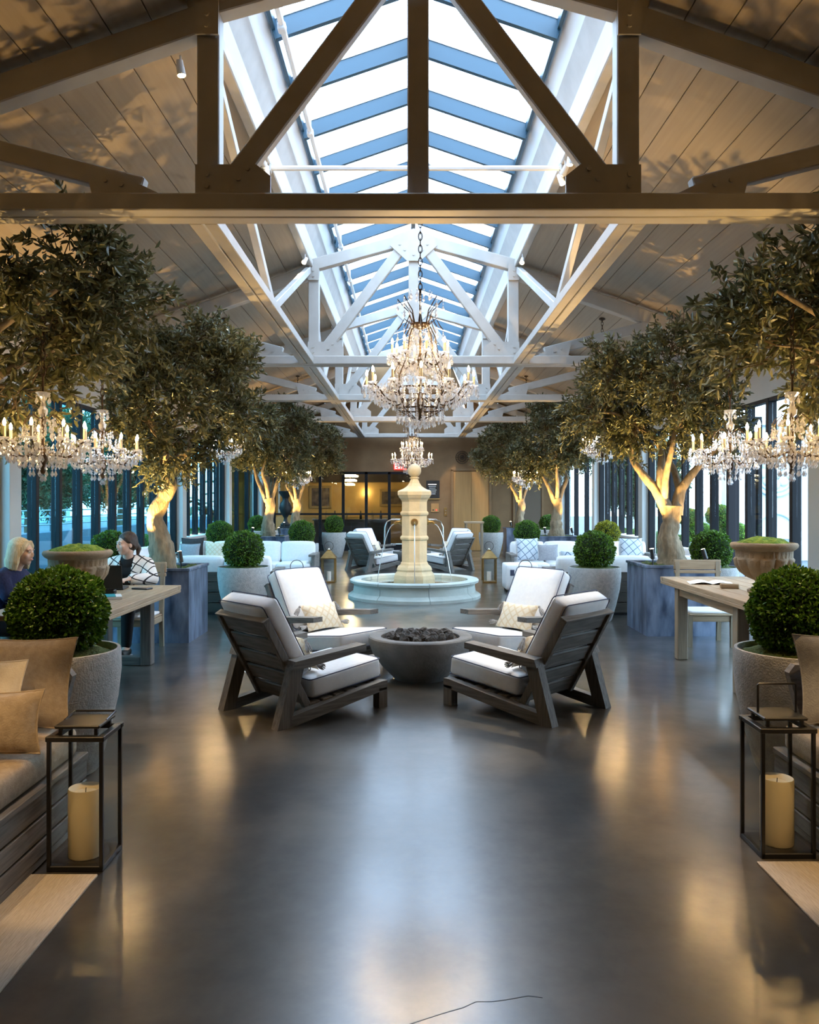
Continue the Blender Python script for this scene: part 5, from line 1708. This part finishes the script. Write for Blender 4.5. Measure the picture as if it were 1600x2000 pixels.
def person(label, loc, rz, style):
    """seated figure, faces local +y, origin on the floor under the seat centre"""
    t = thing('person', label, 'person', loc, rz)
    hz = .50                                     # hip height
    lean = style['lean']
    hip = Vector((0, -.06, hz)); chest = Vector((0, -.06 + lean * .6, hz + .325)); neck = Vector((0, -.06 + lean, hz + .475))
    head = neck + Vector((0, .03 + lean * .3, .135))
    yaw = style['yaw']
    HR = Matrix.Rotation(yaw, 3, 'Z') @ Matrix.Rotation(style.get('nod', 0), 3, 'X')
    H = lambda x, y, z: head + HR @ Vector((x, y, z))
    sk = MB()
    def blob(c, r_, m_=None):
        q = MB().ball((0, 0, 0), r_, 20, 14)
        sk.add([c + (HR @ Vector(v) if m_ is None else m_ @ Vector(v)) for v in q.v], q.f)
    # torso
    for z_, rx, ry in ((0, .17, .12), (.12, .145, .105), (.24, .155, .11), (.34, .165, .11), (.42, .15, .085)):
        p = hip.lerp(chest, z_ / .34)
        q = MB().ball((0, 0, 0), (rx, ry, .10), 18, 12)
        sk.add([p + Vector(v) for v in q.v], q.f)
    caps(sk, [neck + Vector((0, -.01, -.06)), neck, head + HR @ Vector((0, -.02, -.06))], [.062, .052, .054])
    # head: skull, jaw, cheeks, brow, nose, chin, lips, ears
    blob(H(0, -.018, .035), (.074, .092, .085))
    blob(H(0, .025, -.02), (.062, .064, .075))
    blob(H(0, .045, -.072), (.036, .036, .030))
    for s in (-1, 1):
        blob(H(s * .036, .058, -.018), (.026, .024, .026))
        blob(H(s * .030, .076, .034), (.026, .012, .009))
        blob(H(s * .076, -.012, -.004), (.009, .018, .030))
        blob(H(s * .012, .092, -.022), (.009, .010, .008))
    blob(H(0, .080, .022), (.010, .012, .022))
    blob(H(0, .094, -.006), (.010, .014, .020))
    blob(H(0, .083, -.048), (.022, .010, .010))
    sh = {}
    bl = MB(); pn = MB(); tee = MB()
    for s in (-1, 1):
        shd = chest + Vector((s * .175, .0, .075))
        el = Vector(style['elbow'][0 if s < 0 else 1]); wr = Vector(style['wrist'][0 if s < 0 else 1])
        caps(sk, [shd, el, wr], [.055, .042, .028])
        fw = (wr - el).normalized()
        hand(sk, wr, (fw * .6 + Vector((-s * .15, .5, -.12))), (0, 0, 1), (-s, 0, 0), style.get('curl', .6))
        caps(bl, [chest + Vector((s * .08, 0, .10)), shd, el, el.lerp(wr, .85)], [.075, .075, .060, .050])
        kn = Vector((s * .11, .38, hz - .0)); an = Vector((s * .10 + style.get('foot', (0, 0))[0], .40 + style.get('foot', (0, 0))[1], .09))
        caps(sk, [hip + Vector((s * .09, .02, -.01)), kn, an], [.082, .058, .038])
        caps(pn, [hip + Vector((s * .085, .0, .0)), kn, kn.lerp(an, .9)], [.095, .070, .052])
        caps(sk, [an, an + Vector((0, .12, -.05))], [.036, .028])
        so = MB().cushion((an.x, an.y + .055, .048), (.085, .25, .075), .034).build('shoe', 'shoe', t, smooth=60, merge=True)
        MB().box((an.x, an.y + .055, .008), (.086, .25, .016), .004).build('sole', 'sole', so)
    for z_, rx, ry in ((0, .185, .135), (.12, .165, .125), (.24, .17, .13), (.34, .18, .13), (.41, .165, .105)):
        p = hip.lerp(chest, z_ / .34)
        q = MB().ball((0, 0, 0), (rx, ry, .10), 18, 12)
        bl.add([p + Vector(v) for v in q.v], q.f)
    q = MB().ball((0, 0, 0), (.18, .14, .095), 18, 12)
    pn.add([hip + Vector(v) + Vector((0, .02, -.01)) for v in q.v], q.f)
    remeshed(sk, 'body', 'skin', t, .0075, 3)
    if style['open']:
        # open overshirt over a dark top: the shirt leaves a gap down the front
        vs = []
        te = MB()
        for z_, rx, ry in ((0, .176, .126), (.12, .156, .116), (.24, .163, .122), (.34, .172, .122), (.43, .12, .095)):
            p = hip.lerp(chest, z_ / .34)
            q = MB().ball((0, 0, 0), (rx, ry, .10), 18, 12)
            te.add([p + Vector(v) for v in q.v], q.f)
        remeshed(te, 'top', 'black_cloth', t, .012, 4)
        so_ = remeshed(bl, 'overshirt', style['shirt'], t, .012, 5)
        bm = bmesh.new(); bm.from_mesh(so_.data)
        kill = [f_ for f_ in bm.faces if abs(f_.calc_center_median().x) < .045 + .10 * max(0, f_.calc_center_median().z - hz - .25) and f_.calc_center_median().y > hip.y + .03]
        bmesh.ops.delete(bm, geom=kill, context='FACES')
        bmesh.ops.solidify(bm, geom=bm.faces[:], thickness=-.006)
        bm.to_mesh(so_.data); bm.free()
    else:
        remeshed(bl, 'sweater', style['shirt'], t, .012, 5)
    remeshed(pn, 'trousers', 'black_cloth', t, .012, 4)
    # face details
    for s in (-1, 1):
        e = MB().ball((0, 0, 0), (.0135, .007, .0075), 12, 8)
        eo = MB(); eo.add([H(s * .030, .0795, .014) + HR @ Vector(v) for v in e.v], e.f)
        eo = eo.build('eye', 'eye_white', t, smooth=60)
        e = MB().ball((0, 0, 0), (.0062, .004, .0066), 10, 8)
        io = MB(); io.add([H(s * .030, .0845, .014) + HR @ Vector(v) for v in e.v], e.f); io.build('iris', 'iris', eo, smooth=60)
        e = MB().tube([H(s * .016, .086, .034), H(s * .032, .085, .038), H(s * .047, .073, .033)], [.003, .0035, .002], 6)
        e.build('eyebrow', style['hair'] if style['hair'] == 'brunette' else 'bark', t)
    e = MB().ball((0, 0, 0), (.021, .007, .0065), 12, 8)
    lo = MB(); lo.add([H(0, .0905, -.049) + HR @ Vector(v) for v in e.v], e.f); lo.build('lips', 'lip', t, smooth=60)
    # hair
    hb = MB()
    def hblob(c, r_):
        q = MB().ball((0, 0, 0), r_, 20, 14)
        hb.add([c + HR @ Vector(v) for v in q.v], q.f)
    hblob(H(0, -.030, .052), (.086, .096, .086))
    hblob(H(0, -.050, .01), (.084, .080, .085))
    if style['hair'] == 'blonde':
        for i in range(15):
            a = R(-20 + i * 220 / 14)
            x, y = -.088 * math.cos(a), -.022 - .078 * math.sin(a)
            p = [H(x * .86, y * .86, .07), H(x, y, .0), H(x * 1.12, y * 1.1, -.07), H(x * 1.18, y * 1.15, -.135)]
            caps(hb, p, [.022, .026, .027, .014], 8)
        caps(hb, [H(-.02, .058, .10), H(-.06, .05, .06), H(-.08, .03, .0)], [.016, .02, .016], 8)
        caps(hb, [H(.02, .058, .10), H(.06, .05, .06), H(.08, .03, .0)], [.016, .02, .016], 8)
    else:
        caps(hb, [H(-.008, .040, .104), H(-.050, .034, .078), H(-.074, .0, .035), H(-.066, -.06, -.02)], [.010, .014, .014, .02], 8)
        caps(hb, [H(.008, .040, .104), H(.050, .034, .078), H(.074, .0, .035), H(.066, -.06, -.02)], [.010, .014, .014, .02], 8)
        caps(hb, [H(0, -.11, -.01), H(0, -.14, -.05), H(0, -.125, -.12)], [.035, .03, .014], 10)
    remeshed(hb, 'hair', style['hair'], t, .009, 2)
    return t
person('blonde woman in a navy sweater seated left of the table, seen in profile', (TLX - .72, TLY, 0), R(-90),
       dict(lean=.10, yaw=R(-4), nod=R(-4), elbow=[(-.24, .10, .77), (.24, .10, .77)], wrist=[(-.12, .35, .79), (.12, .35, .79)], shirt='navy', hair='blonde', open=False))
person('dark-haired woman in a plaid overshirt seated behind the laptop', (-2.90, TLY + 1.48, 0), R(180),
       dict(lean=.12, yaw=R(-42), nod=R(-3), elbow=[(-.27, .12, .76), (.27, .12, .76)], wrist=[(-.12, .37, .785), (.10, .38, .785)], shirt='plaid', hair='brunette', open=True, foot=(.03, -.08)))

# ------------------------------------------------------------------ outdoors, seen through the glass
tag(MB().box((0, 14, -.16), (160, 160, .1)).build('ground', 'ground'), 'pale paved terrace outside the windows', kind='structure')
def ext_tree(loc, sc_, rz, label):
    t = thing('garden_tree', label, 'tree', loc, rz, group='trees beyond the terrace')
    t.scale = (sc_, sc_, sc_)
    limb([(0, 0, -.05), (.03, 0, .5), (0, .03, 1.1), (.05, 0, 1.6)], [.10, .08, .07, .05], seed=3, n=10).build('trunk', 'bark', t, smooth=70)
    me = cf[0].copy(); me.materials.clear(); me.materials.append(M['leaf_ext'])
    for i, p in enumerate(((0, 0, 1.9), (.35, .5, 1.6), (-.3, -.5, 1.65))):
        o = link('foliage', me, t, p, (0, 0, i * 2.)); o['kind'] = 'stuff'
nm_ = ('first', 'second', 'third', 'fourth', 'fifth', 'sixth', 'seventh', 'eighth')
for i, (x, y, s_) in enumerate(((-11.6, 12, 1.7), (-12.6, 17.6, 1.8), (-11.8, 23.2, 1.7), (-13.5, 29.2, 1.9), (-12.5, 35.5, 1.9), (-17, 42, 2.2))):
    ext_tree((x, y, -.11), s_, i * 1.1, '%s tree from the viewer beyond the left terrace wall' % nm_[i])
t = thing('terrace_wall', 'blue-grey terrace parapet with steel rails outside the left windows', 'parapet', (-9.2, 20, -.11))
MB().box((0, 0, .45), (.25, 50, .9), .01).build('parapet', 'parapet', t)
for z in (1.08, 1.26, 1.44):
    MB().tube([(0, -25, z), (0, 25, z)], .02, 6).build('rail', 'rail', t, smooth=40)
for i in range(26):
    MB().box((0, -25 + i * 2, 1.18), (.04, .04, .58)).build('rail_post', 'rail', t)
# bluish tower beyond the trees
t = thing('glass_building', 'teal glass building behind the terrace trees', 'building', (-34, 40, -.11))
MB().box((0, 0, 7), (10, 60, 14)).build('block', 'tower', t)
for fl_ in range(4):
    MB().box((5.05, 0, 2.0 + fl_ * 3.3), (.12, 60, .35)).build('floor_band', 'ext_wall', t)
for i in range(21):
    MB().box((5.05, -29 + i * 2.9, 7), (.12, .25, 14)).build('facade_fin', 'ext_wall', t)
# right: rendered wall with round reliefs, fountain bowl and shrubs
t = thing('garden_wall', 'pale blue garden wall with round reliefs outside the right windows', 'wall', (11.3, 23.0, -.11), R(90))
MB().box((0, 0, 1.9), (.3, 5.0, 3.8), .02).build('wall_slab', 'ext_wall', t)
MB().box((-.02, 0, 3.85), (.5, 5.2, .14), .02).build('coping', 'relief', t)
for y in (-1.0, 1.1):
    md = MB()
    for r_, w_ in ((.62, .05), (.50, .03)):
        md.tube([(-.17, y + r_ * math.cos(2 * PI * i / 32), 2.45 + r_ * math.sin(2 * PI * i / 32)) for i in range(32)], w_, 8, closed=True)
    for q in range(8):
        a = 2 * PI * q / 8
        md.ball((-.17, y + .3 * math.cos(a), 2.45 + .3 * math.sin(a)), (.05, .14, .14), 10, 8)
    md.ball((-.17, y, 2.45), (.07, .16, .16), 12, 8)
    md.build('medallion', 'relief', t, smooth=60)
    ar = MB()
    ar.tube([(-.17, y + .6 * math.cos(PI * i / 16), .75 + .6 * math.sin(PI * i / 16)) for i in range(17)], .05, 8)
    ar.lathe([(0, .15), (.2, .15), (.12, .3), (.4, .62), (.44, .66), (.4, .7), (0, .66)], 20, c=(-.45, y, 0))
    ar.build('wall_basin', 'relief', t, smooth=50)
def shrub(loc, sx, sz, label, mt='leaf_box'):
    t = thing('shrub', label, 'shrub', loc, 0, group='shrubs outside the windows')
    me = bx_far if mt == 'leaf_box' else bx_uplit
    for i, (dx, dz, k_) in enumerate(((0, .26, 1.), (.1, .6, .85), (-.05, .9, .65))):
        o = link('foliage', me, t, (dx * sx, 0, dz * sz), (0, 0, i)); o.scale = (sx * k_, sx * k_, sz * k_); o['kind'] = 'stuff'
    MB().tube([(0, 0, 0), (0, 0, .5 * sz)], .03, 6).build('stem', 'bark', t)
shrub((7.0, 18.3, -.11), 1.7, 1.5, 'bushy shrub outside the open glass leaf on the right')
shrub((7.3, 21.2, -.11), 1.6, 1.4, 'second shrub along the right terrace')
for i, (x, y, s_) in enumerate(((8.6, 31, 1.6), (17, 31, 1.8))):
    ext_tree((x, y, -.11), s_, i, '%s tree beyond the right terrace' % nm_[i])
for s, side in ((-1, 'left'), (1, 'right')):
    t = thing('hedge', 'low clipped hedge outside the far %s windows' % side, 'hedge', (AX + s * 5.5, 19, -.11))
    for i in range(10):
        o = link('foliage', bx_far, t, (0, -2.3 + i * .5, .48), (0, 0, i)); o.scale = (1.3, 1.4, 1.9); o['kind'] = 'stuff'
    MB().box((0, 0, .3), (.4, 4.8, .6), .05).build('hedge_core', 'leaf_core', t)
# broad-leaved plant outside the last left window
t = thing('banana_plant', 'broad-leaved banana plant outside the last left window', 'plant', (-5.9, 23.2, -.11))
rb = random.Random(8)
for i in range(9):
    a = rb.uniform(0, 6.3); L = rb.uniform(.9, 1.5); h = rb.uniform(1.2, 2.2)
    vs = []; fs = []
    for q in range(9):
        u = q / 8
        w = .20 * math.sin(PI * (u * .92 + .06)) ** .7
        x = u * L * .8; z = h + .5 * L * u - .7 * L * u * u
        vs += [(x * math.cos(a) - w * math.sin(a), x * math.sin(a) + w * math.cos(a), z - .04), (x * math.cos(a), x * math.sin(a), z), (x * math.cos(a) + w * math.sin(a), x * math.sin(a) - w * math.cos(a), z - .04)]
    for q in range(8):
        fs += [(q * 3, q * 3 + 1, q * 3 + 4, q * 3 + 3), (q * 3 + 1, q * 3 + 2, q * 3 + 5, q * 3 + 4)]
    b = MB().add(vs, fs)
    b.tube([(0, 0, 0), (.03 * math.cos(a), .03 * math.sin(a), h * .6), (0, 0, h)], [.03, .025, .015], 6)
    b.build('leaf', 'leaf_ext', t, smooth=60)
